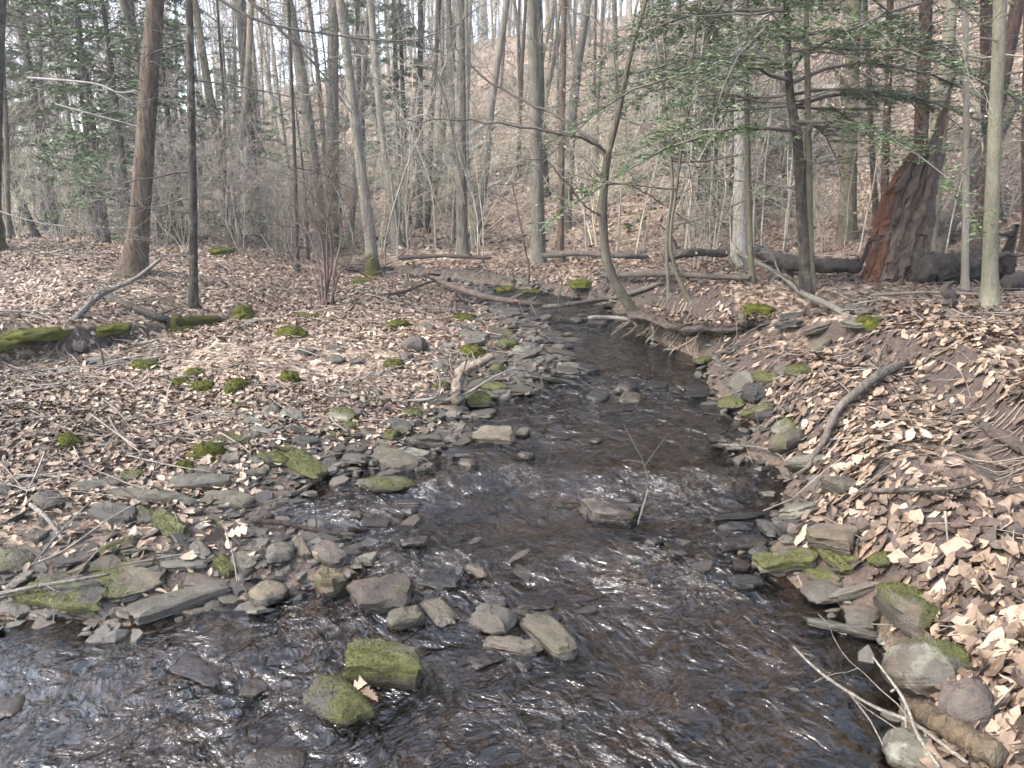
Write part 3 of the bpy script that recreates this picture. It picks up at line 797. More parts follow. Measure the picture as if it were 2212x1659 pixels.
 ('brown stone half in leaves near the left picture edge', 70, 1020, 110, 1026, .13, .07, 'p', 0, 0, .1, .5, 0, G4),
 ('rounded stone beneath leaves below the plank-like stone', -10, 1050, 30, 1060, .16, .1, 'g', .25, 0, .2, .4, 4, G4),
 ('low mossy slab among leaves above the wide grey slab', 262, 1018, 305, 1028, .14, .07, 'o', .55, 0, .1, 0, 6, G4),
 ('small grey slab left of the green moss clump', 405, 1000, 470, 1018, .12, .05, 'g', .1, 0, .2, 0, 5, G4),
 ('small stacked grey stone near the dark mossy stone', 478, 990, 522, 985, .12, .06, 'g', .05, 0, .2, 0, 8, G4),
 ('flat shard beside the tan flat slab', 545, 985, 572, 1000, .1, .05, 'g', .05, 0, .2, 0, 8, G4),
 ('thin slab lying below the thick-mossed slab', 520, 1020, 585, 1015, .1, .04, 'o', .15, 0, .1, 0, 4, G4),
 ('dark stone above the thick-mossed slab', 640, 945, 680, 958, .14, .07, 'd', 0, 0, 0, 0, 8, G4),
 ('small reddish slab right of the thick-mossed slab', 700, 960, 745, 972, .12, .04, 'p', 0, 0, 0, 0, 4, G4),
 ('grey slab with worn edge above the side pool', 740, 985, 790, 992, .12, .04, 'g', 0, .2, .1, 0, 3, G4),
 # ---- in the stream
 ('dark brown block standing in the stream under the lichened twig', 1246, 1090, 1392, 1108, .17, .12, 'b', .1, .6, .1, 0, 6, G2),
 ('dark wet stone behind the dark brown block', 1325, 1072, 1378, 1080, .12, .06, 'd', 0, .8, 0, .3, 4, G2),
 ('dark wet stone breaking the water right of midstream', 1392, 1162, 1434, 1172, .1, .06, 'd', 0, .8, 0, .2, 4, G2),
 ('tiny pale stone at the left of the riffle', 755, 1108, 783, 1110, .07, .05, 't', 0, 0, 0, .3, 4, G2),
 ('brown flat stone with notched edge left of the riffle', 782, 1126, 842, 1130, .13, .035, 'b', .05, .2, .1, 0, 4, G2),
 ('small rounded brown stone in the left riffle', 868, 1098, 902, 1104, .09, .05, 'b', 0, .5, 0, .6, 0, G2),
 ('thin dark shard upstream of the small rounded brown stone', 850, 1085, 912, 1084, .07, .03, 'd', 0, .7, 0, 0, 3, G2),
 ('dark pair-shaped stone left of midstream', 862, 1170, 926, 1166, .1, .05, 'b', 0, .6, 0, 0, 6, G2),
 ('purple-grey finger-shaped stone tilting out of midstream', 1005, 1210, 1054, 1242, .08, .06, 'p', 0, .1, 0, .3, 10, G2),
 ('big brown-olive slab at the left of the stone row', 752, 1274, 892, 1276, .22, .10, 'b', .12, .1, .05, 0, 8, G2),
 ('olive cracked stone below the big brown-olive slab', 836, 1338, 918, 1320, .12, .09, 'o', .2, .1, .2, 0, 6, G2),
 ('upright tan slab right of the olive cracked stone', 930, 1286, 972, 1346, .13, .06, 't', .05, 0, .05, .2, 8, G2),
 ('rounded grey stone in the middle of the stone row', 1018, 1312, 1108, 1346, .17, .11, 'g', .08, .05, .1, .5, 4, G2),
 ('olive slab slanting down into the water right of the row', 1148, 1326, 1245, 1412, .14, .09, 'o', .1, .05, .1, 0, 12, G2),
 ('long narrow tan stone lying across the front of the row', 1040, 1380, 1176, 1398, .075, .065, 't', .05, .05, .05, .2, 4, G2),
 ('dark wet cobble behind the slanting olive slab', 1168, 1322, 1212, 1338, .1, .05, 'b', 0, .7, 0, .4, 4, G2),
 ('wet flat slab just under the surface behind the row', 1112, 1298, 1200, 1304, .12, .025, 'b', 0, .9, 0, 0, 2, G2),
 ('dark wet slab with leaf debris upstream of the stone row', 908, 1246, 990, 1260, .12, .04, 'd', 0, .9, 0, 0, 4, G2),
 ('small slanting wet slab upstream of the rounded grey stone', 1044, 1282, 1096, 1310, .08, .04, 'b', 0, .7, 0, 0, 12, G2),
 ('large block with pale top and mossy front in the near stream', 735, 1405, 918, 1440, .26, .14, 'o', .5, 0, .1, 0, -4, G2, 'flat_stone', -1.5),
 ('dark moss-covered stone against the near mossy block', 652, 1462, 796, 1545, .2, .10, 'd', .5, .2, 0, .2, 8, G2, 'flat_stone', .6),
 ('thin brown bark-like shard floating below the stone row', 1022, 1440, 1088, 1416, .045, .025, 'b', 0, .2, 0, 0, 4, G2),
 ('small wet stones showing in the water below the row', 1112, 1432, 1148, 1440, .08, .03, 'b', 0, .8, 0, .3, 3, G2),
 ('grey slab barely breaking the surface at the bottom edge', 528, 1640, 655, 1652, .16, .03, 'g', 0, .6, 0, .2, 2, G2),
 ('amber stone glinting under shallow water at the lower left edge', -30, 1530, 48, 1525, .14, .02, 'y', 0, .6, 0, .5, 0, G2),
 ('brown sunken slab edge in the near left water', 372, 1432, 492, 1462, .14, .02, 'b', 0, .8, 0, 0, 3, G2),
 ('leaf-brown sunken stone in the near left water', 520, 1500, 580, 1470, .1, .02, 'y', 0, .7, 0, 0, 2, G2),
 ('peaked grey-brown stone in the mid-stream debris pile', 1334, 830, 1374, 838, .22, .13, 'b', 0, .8, 0, .2, 6, G2),
 ('triangular olive slab at the front of the mid-stream pile', 1338, 856, 1386, 860, .2, .08, 'o', .1, .6, 0, 0, 10, G2),
 ('low dark slab left of the mid-stream pile', 1270, 852, 1312, 860, .2, .06, 'd', 0, .7, 0, 0, 8, G2),
 ('dark wet slab right of the mid-stream pile', 1395, 829, 1444, 832, .2, .06, 'd', 0, .8, 0, 0, 5, G2),
 ('flat stone awash upstream of the mid-stream pile', 1341, 804, 1378, 807, .22, .035, 'b', 0, .6, 0, 0, 4, G2),
 ('black wet slab pointing into the stream from the left bar', 1247, 795, 1296, 794, .2, .07, 'd', 0, .9, 0, 0, 4, G2),
 ('brown slab beside the black wet slab', 1200, 800, 1252, 800, .3, .05, 'g', .05, .2, .1, 0, 3, G2),
 ('thin dark slab awash right of the pale thick slab', 1176, 940, 1234, 943, .1, .035, 'b', 0, .7, 0, 0, 3, G2),
 ('small grey cube at the right end of the pale thick slab', 1116, 930, 1142, 935, .1, .08, 'g', 0, .1, 0, 0, 8, G2),
 ('lone small dark stone right of the thin awash slab', 1274, 947, 1300, 952, .1, .05, 'b', 0, .6, 0, .3, 3, G2),
 ('long sunken slab below the mid-stream pile', 1290, 882, 1372, 880, .2, .02, 'b', .1, .8, 0, 0, 2, G2),
 ('far riffle stone with a humped back', 1235, 688, 1262, 690, .3, .09, 'b', .1, .4, 0, .4, 0, G5),
 ('far riffle stone right of the humped one', 1268, 697, 1312, 700, .25, .06, 'd', 0, .6, 0, 0, 3, G5),
 ('far riffle slab below the humped stone', 1195, 745, 1240, 748, .2, .04, 'd', 0, .7, 0, 0, 3, G5),
 # ---- right edge
 ('mossy slab like a ledge over the dark hollow at right', 1622, 1212, 1772, 1192, .13, .07, 'o', .55, 0, .3, 0, 10, G3),
 ('mossy bar of stone leaning down right of the mossy ledge', 1760, 1162, 1834, 1232, .08, .06, 'o', .6, 0, 0, 0, 10, G3),
 ('tan block lit at the top of the right stone pile', 1746, 1138, 1856, 1160, .18, .11, 't', .2, 0, .1, 0, 8, G3),
 ('straight narrow slab slanting across the right stone pile', 1798, 1296, 1904, 1248, .07, .05, 'g', 0, 0, .1, 0, 6, G3),
 ('dark oval slab leaning under the straight narrow slab', 1742, 1250, 1822, 1286, .2, .06, 'g', 0, .3, .1, .3, 16, G3),
 ('thin mossy stone wedged above the dark oval slab', 1734, 1228, 1826, 1250, .06, .05, 'o', .5, 0, 0, 0, 6, G3),
 ('grey rounded stone in the water below the straight narrow slab', 1826, 1318, 1908, 1332, .16, .09, 'g', 0, .1, .1, .4, 6, G3),
 ('thin grey blade of stone lying at the right waterline', 1738, 1336, 1904, 1374, .05, .04, 'l', 0, 0, .2, 0, 4, G3),
 ('large blocky stone with a moss-green left flank at right', 1915, 1262, 2018, 1345, .2, .13, 'g', .6, 0, .1, 0, -10, G3, 'boulder', 2.4),
 ('big boulder with green back and pale lichened face at lower right', 1945, 1455, 2130, 1405, .28, .2, 'g', .5, 0, .5, .4, -12, G3, 'boulder', 1.6),
 ('grey boulder half under leaves at the lower right corner', 2064, 1528, 2185, 1505, .2, .14, 'p', 0, 0, .1, .5, 0, G3, 'boulder'),
 ('mint-lichened stone at the bottom edge beside the twig', 1942, 1580, 2006, 1650, .16, .12, 'l', .2, 0, .9, .3, 0, G3, 'boulder'),
 ('dark flat stone awash left of the right stone pile', 1548, 1133, 1634, 1136, .09, .05, 'd', 0, .6, 0, .3, 4, G3),
 ('long thin dark slab behind the dark awash stone', 1527, 1119, 1658, 1112, .07, .035, 'd', 0, .7, 0, 0, 3, G3),
 ('dark rounded stone tilting by the right stone pile', 1638, 1122, 1684, 1152, .09, .08, 'd', 0, .3, 0, .5, 8, G3),
 ('dark grey slab face left of the tan lit block', 1694, 1135, 1746, 1146, .12, .09, 'd', 0, .1, .1, 0, 14, G3),
 ('blue-grey slab tilted above the dark grey slab face', 1700, 1106, 1758, 1092, .16, .07, 'l', 0, 0, .2, 0, 10, G3),
 ('pinkish flat stone at the edge of the right leaf slope', 1750, 1118, 1816, 1113, .1, .05, 'p', 0, 0, 0, .4, 4, G3),
 ('wet brown slab below the dark awash stone', 1556, 1176, 1656, 1166, .13, .06, 'b', .1, .7, 0, 0, 6, G3),
 ('small dark block right of the wet brown slab', 1626, 1184, 1662, 1198, .1, .08, 'd', .05, .4, 0, 0, 6, G3),
 ('reddish sunken slab near the mossy ledge', 1580, 1216, 1622, 1224, .1, .02, 'p', 0, .7, 0, 0, 2, G3),
 ('dark slab in the water below the mossy ledge', 1584, 1257, 1652, 1252, .1, .05, 'd', 0, .6, 0, 0, 6, G3),
 ('bright green moss cushion among the right bank leaves', 1882, 1212, 1938, 1196, .11, .06, 'o', 1.0, 0, 0, .7, 0, G3),
 ('mossy stone nestled in leaves right of the leaning mossy bar', 1818, 1194, 1864, 1210, .08, .05, 'o', .6, 0, 0, .3, 6, G3),
 ('olive block half buried in leaves above the right stone pile', 1798, 1040, 1846, 1046, .14, .1, 'o', .1, 0, .1, 0, 6, G3),
 ('pinkish-grey stone in the leaves at the right picture edge', 2124, 1094, 2196, 1088, .12, .06, 'p', 0, 0, .05, .5, 4, G3),
 ('second rounded stone in leaves at the right picture edge', 2160, 1138, 2204, 1130, .12, .07, 'p', 0, 0, 0, .6, 4, G3),
 ('pale slab standing on end at the right water edge upstream', 1584, 836, 1628, 802, .22, .08, 'l', .05, 0, .2, 0, 24, G3),
 ('mossy stone at the foot of the pale standing slab', 1553, 865, 1614, 864, .2, .1, 'o', .7, 0, 0, .3, 6, G3),
 ('mossy cobble right of the pale standing slab', 1638, 803, 1674, 818, .18, .1, 'o', .75, 0, 0, .5, 4, G3),
 ('pinkish slab leaning on the right bank upstream', 1681, 808, 1711, 783, .17, .07, 'p', 0, 0, .1, 0, 16, G3),
 ('mossy stone right of the pinkish leaning slab', 1712, 790, 1748, 799, .22, .1, 'o', .7, 0, 0, .4, 4, G3),
 ('mossy narrow slab slanting to the water at right', 1612, 900, 1674, 867, .12, .08, 'o', .45, 0, .1, 0, 12, G3),
 ('dark slab below the mossy narrow slab', 1640, 902, 1692, 888, .12, .07, 'd', .2, .1, 0, 0, 8, G3),
 ('olive-grey boulder overhanging the debris at the right edge', 1675, 950, 1751, 934, .22, .12, 'o', .15, 0, .1, .3, 8, G3),
 ('lichened slab leaning behind the olive-grey boulder', 1678, 934, 1716, 906, .14, .09, 'l', .35, 0, .3, 0, 12, G3),
 ('smooth grey-green stone under the curved fallen branch', 1718, 999, 1786, 985, .2, .1, 'l', 0, 0, .1, .5, 4, G3),
 ('flat grey stone at the waterline beside matted leaves', 1576, 962, 1622, 959, .16, .06, 'g', 0, .1, 0, .2, 4, G3),
 ('pale broad slab lying on top of the right bank', 1822, 660, 1908, 675, .35, .05, 'l', .1, 0, .3, 0, 4, G3),
 ('smaller pale slab below the broad one on the right bank', 1835, 694, 1884, 700, .25, .06, 'l', .15, 0, .2, 0, 5, G3),
 ('slanted slab jutting from the right cut bank', 1751, 758, 1798, 726, .14, .08, 'o', .1, 0, .1, 0, 12, G3),
 ('dark thin slab stacked in the cut bank', 1688, 686, 1742, 677, .25, .06, 'd', .05, 0, 0, 0, 6, G3),
 ('second dark thin slab stacked in the cut bank', 1692, 700, 1740, 694, .25, .06, 'd', .05, 0, 0, 0, 8, G3),
 ('grey slab leaning out of the cut bank', 1747, 716, 1796, 698, .2, .07, 'g', .05, 0, .1, 0, 12, G3),
 ('dark square block below the pale standing slab', 1616, 838, 1652, 846, .16, .12, 'd', .1, .1, 0, 0, 4, G3),
 ('dark flat slab awash by the right debris', 1475, 838, 1532, 838, .2, .05, 'd', 0, .7, 0, 0, 4, G3),
 ('second dark flat slab awash by the right debris', 1480, 852, 1536, 850, .16, .04, 'd', 0, .7, 0, 0, 4, G3),
 ('bright mossy stone at the foot of the undercut bank', 1506, 776, 1540, 774, .22, .08, 'o', .8, 0, 0, .4, 2, G3),
 ('reddish slab lying on the leaf slope by the undercut bank', 1566, 760, 1594, 750, .18, .07, 'p', 0, 0, 0, 0, 10, G3),
 ('pale pointed stone at the foot of the olive-grey trunk', 2122, 668, 2165, 670, .16, .06, 'l', 0, 0, .3, 0, 5, G3),
 ('grey stone beside the charred stub on the right bank', 2034, 672, 2060, 675, .16, .07, 'g', 0, 0, .2, 0, 5, G3),
]
for s in ST:
    nm = s[14] if len(s) > 14 else 'flat_stone'
    sd_ = s[15] if len(s) > 15 else None
    stone(s[0], *s[1:13], group=s[13], name=nm, side=sd_, cat='boulder' if nm == 'boulder' else 'stone')

# ------ the many small look-alike stones, copied from a few shapes
SHARD = []
for k in range(14):
    me, *_ = slab_mesh(1.0, random.uniform(.4, .75), random.uniform(.09, .16), 500 + k, moss=(.5 if k % 4 == 3 else 0), round_=(.3 if k % 6 == 5 else 0), name='small_stone')
    SHARD.append(me)
TL = ['g', 'g', 'o', 'o', 'b', 't', 'p', 'd', 'l', 'b']
def scatter_stones(n, region, label, group, size, wetk, tones, seed):
    r = np.random.default_rng(seed); c = 0; tries = 0
    while c < n and tries < n * 60:
        tries += 1
        u = r.uniform(region[0], region[2]); v = r.uniform(region[1], region[3])
        p = gp(u, v)
        d = float(sdist(p[0], p[1])[0])
        if not (region[4] < d < region[5]): continue
        s = r.uniform(*size) * (1 + .5 * (r.random() > .85))
        if any((p[0] - q[0]) ** 2 + (p[1] - q[1]) ** 2 < (.33 * (q[2] + s / 2)) ** 2 for q in placed): continue
        k = int(r.integers(len(SHARD)))
        o = thing('small_stone', label, 'stone', (p[0], p[1], p[2] - s * .06), 0, group, SHARD[k], (s, s, s * r.uniform(.5, .95)))
        o.rotation_euler = (r.normal(.08, .2), r.normal(-.12, .2), r.normal(.15, .6) + (3.14 if r.random() < .5 else 0))
        t = tones[int(r.integers(len(tones)))]
        o['tint'] = [float(x) for x in np.array(TONES[t]) * r.uniform(.75, 1.2)]
        o['wet'] = float(wetk * r.random()); o['lichen'] = float(.5 * (r.random() > .7))
        placed.append((p[0], p[1], s / 2)); c += 1
scatter_stones(76, (560, 850, 1120, 1010, .0, .75), 'small flat stone of the middle left bar', 'small stones of the middle left bar', (.11, .29), .2, 'ggoottpdl', 1)
scatter_stones(80, (940, 640, 1240, 850, -.15, 1.0), 'small flat stone of the far bar', 'small stones of the far stony bar', (.17, .42), .3, 'ggoobdl', 2)
scatter_stones(48, (0, 1010, 620, 1300, .0, .7), 'small flat stone of the near left edge', 'small stones of the near left edge', (.09, .24), .2, 'ggottbp', 3)
scatter_stones(24, (1060, 615, 1340, 700, -1.5, .3), 'small wet stone of the far riffle', 'small stones of the far riffle', (.15, .32), .9, 'bddg', 4)
scatter_stones(22, (1450, 740, 1760, 1010, -.15, .4), 'small stone of the upstream right edge', 'small stones of the right edge upstream', (.08, .2), .4, 'gobdp', 5)
scatter_stones(16, (1640, 1020, 1900, 1200, -.05, .35), 'small stone in leaves at the right pile', 'small stones of the right pile', (.05, .11), .3, 'gtpdl', 6)
scatter_stones(16, (760, 1050, 1560, 1350, -3, -.1), 'small wet stone in the stream', 'small wet stones in the stream', (.06, .13), 1.0, 'bbdp', 7)
scatter_stones(12, (780, 590, 960, 625, -1.0, .4), 'small stone at the far left water', 'small stones of the far left reach', (.15, .3), .6, 'gbdo', 8)
scatter_stones(10, (300, 640, 900, 850, .6, 6), 'small stone lying in left bank leaves', 'small stones scattered on the left bank', (.08, .2), 0, 'goglp', 9)

# ------ gravel: too many and too small to count
def pebbles(n, seed):
    r = np.random.default_rng(seed)
    x = r.uniform(-5, 2.6, n * 14); y = r.uniform(1.2, 11.5, n * 14)
    d = sdist(x, y)
    ok = np.nonzero((d > -.55) & (d < .55) & (r.random(len(d)) < np.exp(-np.maximum(d, 0) / .25)) & ~((x > 1.2) & (d > .12)))[0][:n]
    x, y = x[ok], y[ok]; z = ground(x, y)
    base = np.array([[1, 0, 0], [.3, .8, 0], [-.6, .7, 0], [-1, -.1, 0], [-.4, -.8, 0], [.5, -.7, 0]])
    top = base * [.72, .72, 0] + [0, 0, .35]
    tpl = np.vstack([base * [1, 1, 0] + [0, 0, .08], top, [[0, 0, .4]]])
    i = np.arange(6); i2 = (i + 1) % 6
    F4 = np.stack([i, i2, 6 + i2, 6 + i], 1); F3 = np.stack([6 + i, 6 + i2, np.full(6, 12)], 1)
    m = len(x); s = r.uniform(.008, .032, m) * (1 + (r.random(m) > .9))
    asp = r.uniform(.5, 1, m); a = r.uniform(0, 6.28, m)
    V = tpl[None] * np.stack([s, s * asp, s * r.uniform(.7, 1.6, m)], 1)[:, None]
    V = V * (1 + r.uniform(-.2, .2, (m, 13, 1)))
    ca, sa = np.cos(a)[:, None], np.sin(a)[:, None]
    vx = V[..., 0] * ca - V[..., 1] * sa; vy = V[..., 0] * sa + V[..., 1] * ca
    vz = V[..., 2] + vx * r.normal(0, .15, (m, 1)) + vy * r.normal(0, .15, (m, 1))
    V = np.stack([vx + x[:, None], vy + y[:, None], vz + z[:, None] - .002], -1).reshape(-1, 3)
    o = (np.arange(m) * 13)[:, None, None]
    b = MB(); b.add(V, (F3[None] + o).reshape(-1, 3), (F4[None] + o).reshape(-1, 4))
    return b, np.repeat(r.random(m), 13)
def make_gravel_mat():
    m, nt, b = new_mat('gravel')
    v = attr(nt, 'rnd', 'GEOMETRY').outputs['Fac']
    co = N(nt, 'ShaderNodeNewGeometry').outputs['Position']
    c = ramp(nt, v, [(0, (.018, .015, .012)), (.3, (.038, .031, .023)), (.55, (.055, .047, .035)), (.8, (.075, .066, .05)), (1, (.08, .058, .042))])
    c = mixc(nt, 1.0, c, ramp(nt, noise_tex(nt, co, 60, 4), [(.3, .55), (.7, 1.3)]), 'MULTIPLY')
    nt.links.new(c, b.inputs['Base Color']); b.inputs['Roughness'].default_value = .6
    return m
def shards(n, seed):
    r = np.random.default_rng(seed)
    x = r.uniform(-4.5, 2.0, n * 30); y = r.uniform(2.2, 11.5, n * 30); d = sdist(x, y); lf = x < np.interp(y, _my, _mx)
    ok = np.nonzero((d > -.10) & (d < .75) & (r.random(len(d)) < np.where(lf, np.exp(-np.maximum(d, 0) / .3), .35 * np.exp(-np.maximum(d, 0) / .08))))[0][:n]
    x, y = x[ok], y[ok]; z = np.maximum(ground(x, y), np.where(d[ok] < 0, wl(y) - .012, -9)); m = len(x)
    k = 6; th = np.arange(k) * 2 * math.pi / k
    rad = r.uniform(.65, 1.15, (m, k)); L = r.uniform(.02, .055, m) * (1 + .07 * y); W_ = L * r.uniform(.4, .75, m); T_ = L * r.uniform(.12, .28, m)
    bx = rad * np.cos(th) * L[:, None]; by = rad * np.sin(th) * W_[:, None]
    V = np.concatenate([np.stack([bx, by, np.zeros_like(bx)], -1), np.stack([bx * .9, by * .9, np.repeat(T_[:, None], k, 1)], -1)], 1)
    a = r.normal(.2, .7, m); ca, sa = np.cos(a)[:, None], np.sin(a)[:, None]
    tx, ty = r.normal(0, .25, (m, 1)), r.normal(0, .25, (m, 1))
    vz = V[..., 2] + V[..., 0] * tx + V[..., 1] * ty
    V = np.stack([V[..., 0] * ca - V[..., 1] * sa + x[:, None], V[..., 0] * sa + V[..., 1] * ca + y[:, None], vz + z[:, None] + .004], -1).reshape(-1, 3)
    o = (np.arange(m) * 2 * k)[:, None, None]; j = np.arange(k); j2 = (j + 1) % k
    F4 = np.stack([j, j2, k + j2, k + j], 1); F3 = np.array([[k, k + i, k + i + 1] for i in range(1, k - 1)])
    mb = MB(); mb.add(V, (F3[None] + o).reshape(-1, 3), (F4[None] + o).reshape(-1, 4))
    return mb, np.repeat(r.random(m), 2 * k)
M_GRAVEL = make_gravel_mat()
b, rv = shards(1500, 5)
link('slate_shards', b.mesh('slate_shards', M_GRAVEL, smooth=False, attrs={'rnd': rv}), kind='stuff', label='countless thin slate shards along the water edges', category='stones')
b, rv = pebbles(7000, 3)
link('gravel', b.mesh('gravel', M_GRAVEL, smooth=False, attrs={'rnd': rv}), kind='stuff', label='fine flat gravel along the water edges', category='gravel')

# sunken stones of the stream bed seen through the water
scatter_stones(40, (200, 1360, 1940, 1658, -4, -.05), 'brown stone sunken in the near stream', 'sunken stones of the near stream bed', (.1, .2), 1.0, 'ybyob', 10)
for o in [o for o in COL.objects if o.get('group') == 'sunken stones of the near stream bed']:
    o.name = 'sunken_stone'; o.location.z = ground(o.location.x, o.location.y) - .005; o.rotation_euler.x *= .3; o.rotation_euler.y *= .3
    o.scale = (o.scale[0], o.scale[0], o.scale[0] * .45); o['wet'] = .3

# ------------------------------------------------------------------ trees
def catmull(P, n):
    P = np.asarray(P, float)
    if len(P) == 2:
        return P[0] + (P[1] - P[0]) * np.linspace(0, 1, n)[:, None]
    Q = np.vstack([2 * P[0] - P[1], P, 2 * P[-1] - P[-2]])
    t = np.linspace(0, len(P) - 1 - 1e-6, n); i = t.astype(int); f = (t - i)[:, None]
    a, b, c, d = Q[i], Q[i + 1], Q[i + 2], Q[i + 3]
    return .5 * (2 * b + (c - a) * f + (2 * a - 5 * b + 4 * c - d) * f ** 2 + (3 * b - a - 3 * c + d) * f ** 3)

def grow(mb, p, d, length, r0, lev, rg, up=.15, kids=(5, 4, 3), wander=.22, spread=.75, minr=.0022, tips=None):
    n = 5 if lev > 0 else 4
    pts = [np.array(p, float)]; d = np.array(d, float); d /= np.linalg.norm(d)
    for i in range(n):
        d = d + rg.normal(0, wander, 3) * .6 + np.array([0, 0, up * .3]); d /= np.linalg.norm(d)
        pts.append(pts[-1] + d * length / n)
    pts = np.array(pts); rad = np.maximum(r0 * np.linspace(1, .32, n + 1), minr)
    mb.tube(pts, rad, 5 if r0 > .02 else (4 if r0 > .008 else 3), cap=False)
    if tips is not None and lev == 0: tips.append(pts[-1])
    if lev <= 0: return
    for k in range(kids[lev - 1] if lev - 1 < len(kids) else 3):
        t = rg.uniform(.25, 1.0); f = t * n; i = min(int(f), n - 1)
        q = pts[i] + (pts[i + 1] - pts[i]) * (f - i)
        ax = pts[i + 1] - pts[i]; ax /= np.linalg.norm(ax)
        s = rg.normal(0, 1, 3); s -= ax * s.dot(ax); s /= np.linalg.norm(s) + 1e-9
        grow(mb, q, ax * rg.uniform(.5, 1.0) + s * spread, length * rg.uniform(.35, .62), r0 * .5 * (1.15 - .5 * t), lev - 1, rg, up, kids, wander, spread, minr, tips)

def trunk_mesh(P, rad, seed, k=12, nseg=30, flare=.55, lump=.10, name='trunk', floor=True):
    """P in local coordinates, the foot at the origin"""
    P = np.asarray(P, float); rad = np.asarray(rad, float)
    Q = [P[0]]; q = [rad[0]]                                            # even out the spacing so that the curve runs smoothly
    ml = np.median(np.linalg.norm(np.diff(P, axis=0), axis=1)) * 1.4
    for i in range(1, len(P)):
        m = max(1, int(np.ceil(np.linalg.norm(P[i] - P[i - 1]) / ml)))
        for k_ in range(1, m + 1):
            Q.append(P[i - 1] + (P[i] - P[i - 1]) * k_ / m); q.append(rad[i - 1] + (rad[i] - rad[i - 1]) * k_ / m)
    P = np.array(Q); rad = np.array(q)
    if floor:
        d0 = P[1] - P[0]; P = np.vstack([P[0] - d0 / np.linalg.norm(d0) * .25, P]); rad = np.concatenate([[rad[0]], rad])
    c = catmull(P, nseg)
    rr = np.interp(np.linspace(0, len(P) - 1, nseg), np.arange(len(P)), rad)
    h = np.concatenate([[0], np.cumsum(np.linalg.norm(np.diff(c, axis=0), axis=1))]) - (.25 if floor else 0)
    rr = rr * (1 + flare * np.exp(-np.clip(h, -.3, None) / (.9 * rad[0] + .06)) * (1 if floor else 0))
    b = MB(); b.tube(c, rr, k, True, lump, seed)
    return b.mesh(name, M_BARK)

def dress(o, bark, rug=.7, lichen=.3, foot=0.0):
    o['tint'] = [float(x) for x in bark]; o['rugged'] = float(rug); o['lichen'] = float(lichen); o['foot'] = float(foot)

CROWN = []
for k in range(6):
    rg = np.random.default_rng(90 + k); b = MB()
    lead = [np.zeros(3)]; d = np.array([0, 0, 1.0])
    for i in range(8):
        d = d + rg.normal(0, .13, 3) * [1, 1, .3]; d /= np.linalg.norm(d); lead.append(lead[-1] + d * .95)
    lead = np.array(lead); lr = np.linspace(.085, .012, 9)
    b.tube(lead, lr, 6, cap=False)
    for j in range(13):
        t = rg.uniform(.03, .97); f = t * 8; i = min(int(f), 7)
        q = lead[i] + (lead[i + 1] - lead[i]) * (f - i); az = rg.uniform(0, 6.28)
        grow(b, q, np.array([math.cos(az), math.sin(az), rg.uniform(.45, 1.2)]), rg.uniform(1.6, 3.4) * (1.1 - .55 * t), .036 * (1.15 - .7 * t), 3, rg, .25, (4, 3, 3))
    CROWN.append(b.mesh('crown', M_TWIG))

def side_twigs(P, n, seed, z0, z1, root, tint, ln=(.5, 1.6), r=.008, lev=2, up=0.0, droop=0.0, name='branch'):
    rg = np.random.default_rng(seed); P = np.asarray(P)
    for _ in range(n):
        b = MB()
        z = rg.uniform(z0, z1)
        i = int(np.clip(np.searchsorted(P[:, 2], z), 1, len(P) - 1)); a, c = P[i - 1], P[i]
        q = a + (c - a) * np.clip((z - a[2]) / max(c[2] - a[2], 1e-6), 0, 1)
        az = rg.uniform(0, 6.28)
        grow(b, q, np.array([math.cos(az), math.sin(az), rg.uniform(-.25, .5) - droop]), rg.uniform(*ln), r * rg.uniform(.6, 1.3), lev, rg, up, (3, 3, 2), .25, .8, .0018)
        link(name, b.mesh(name, M_TWIG), root)['tint'] = tint

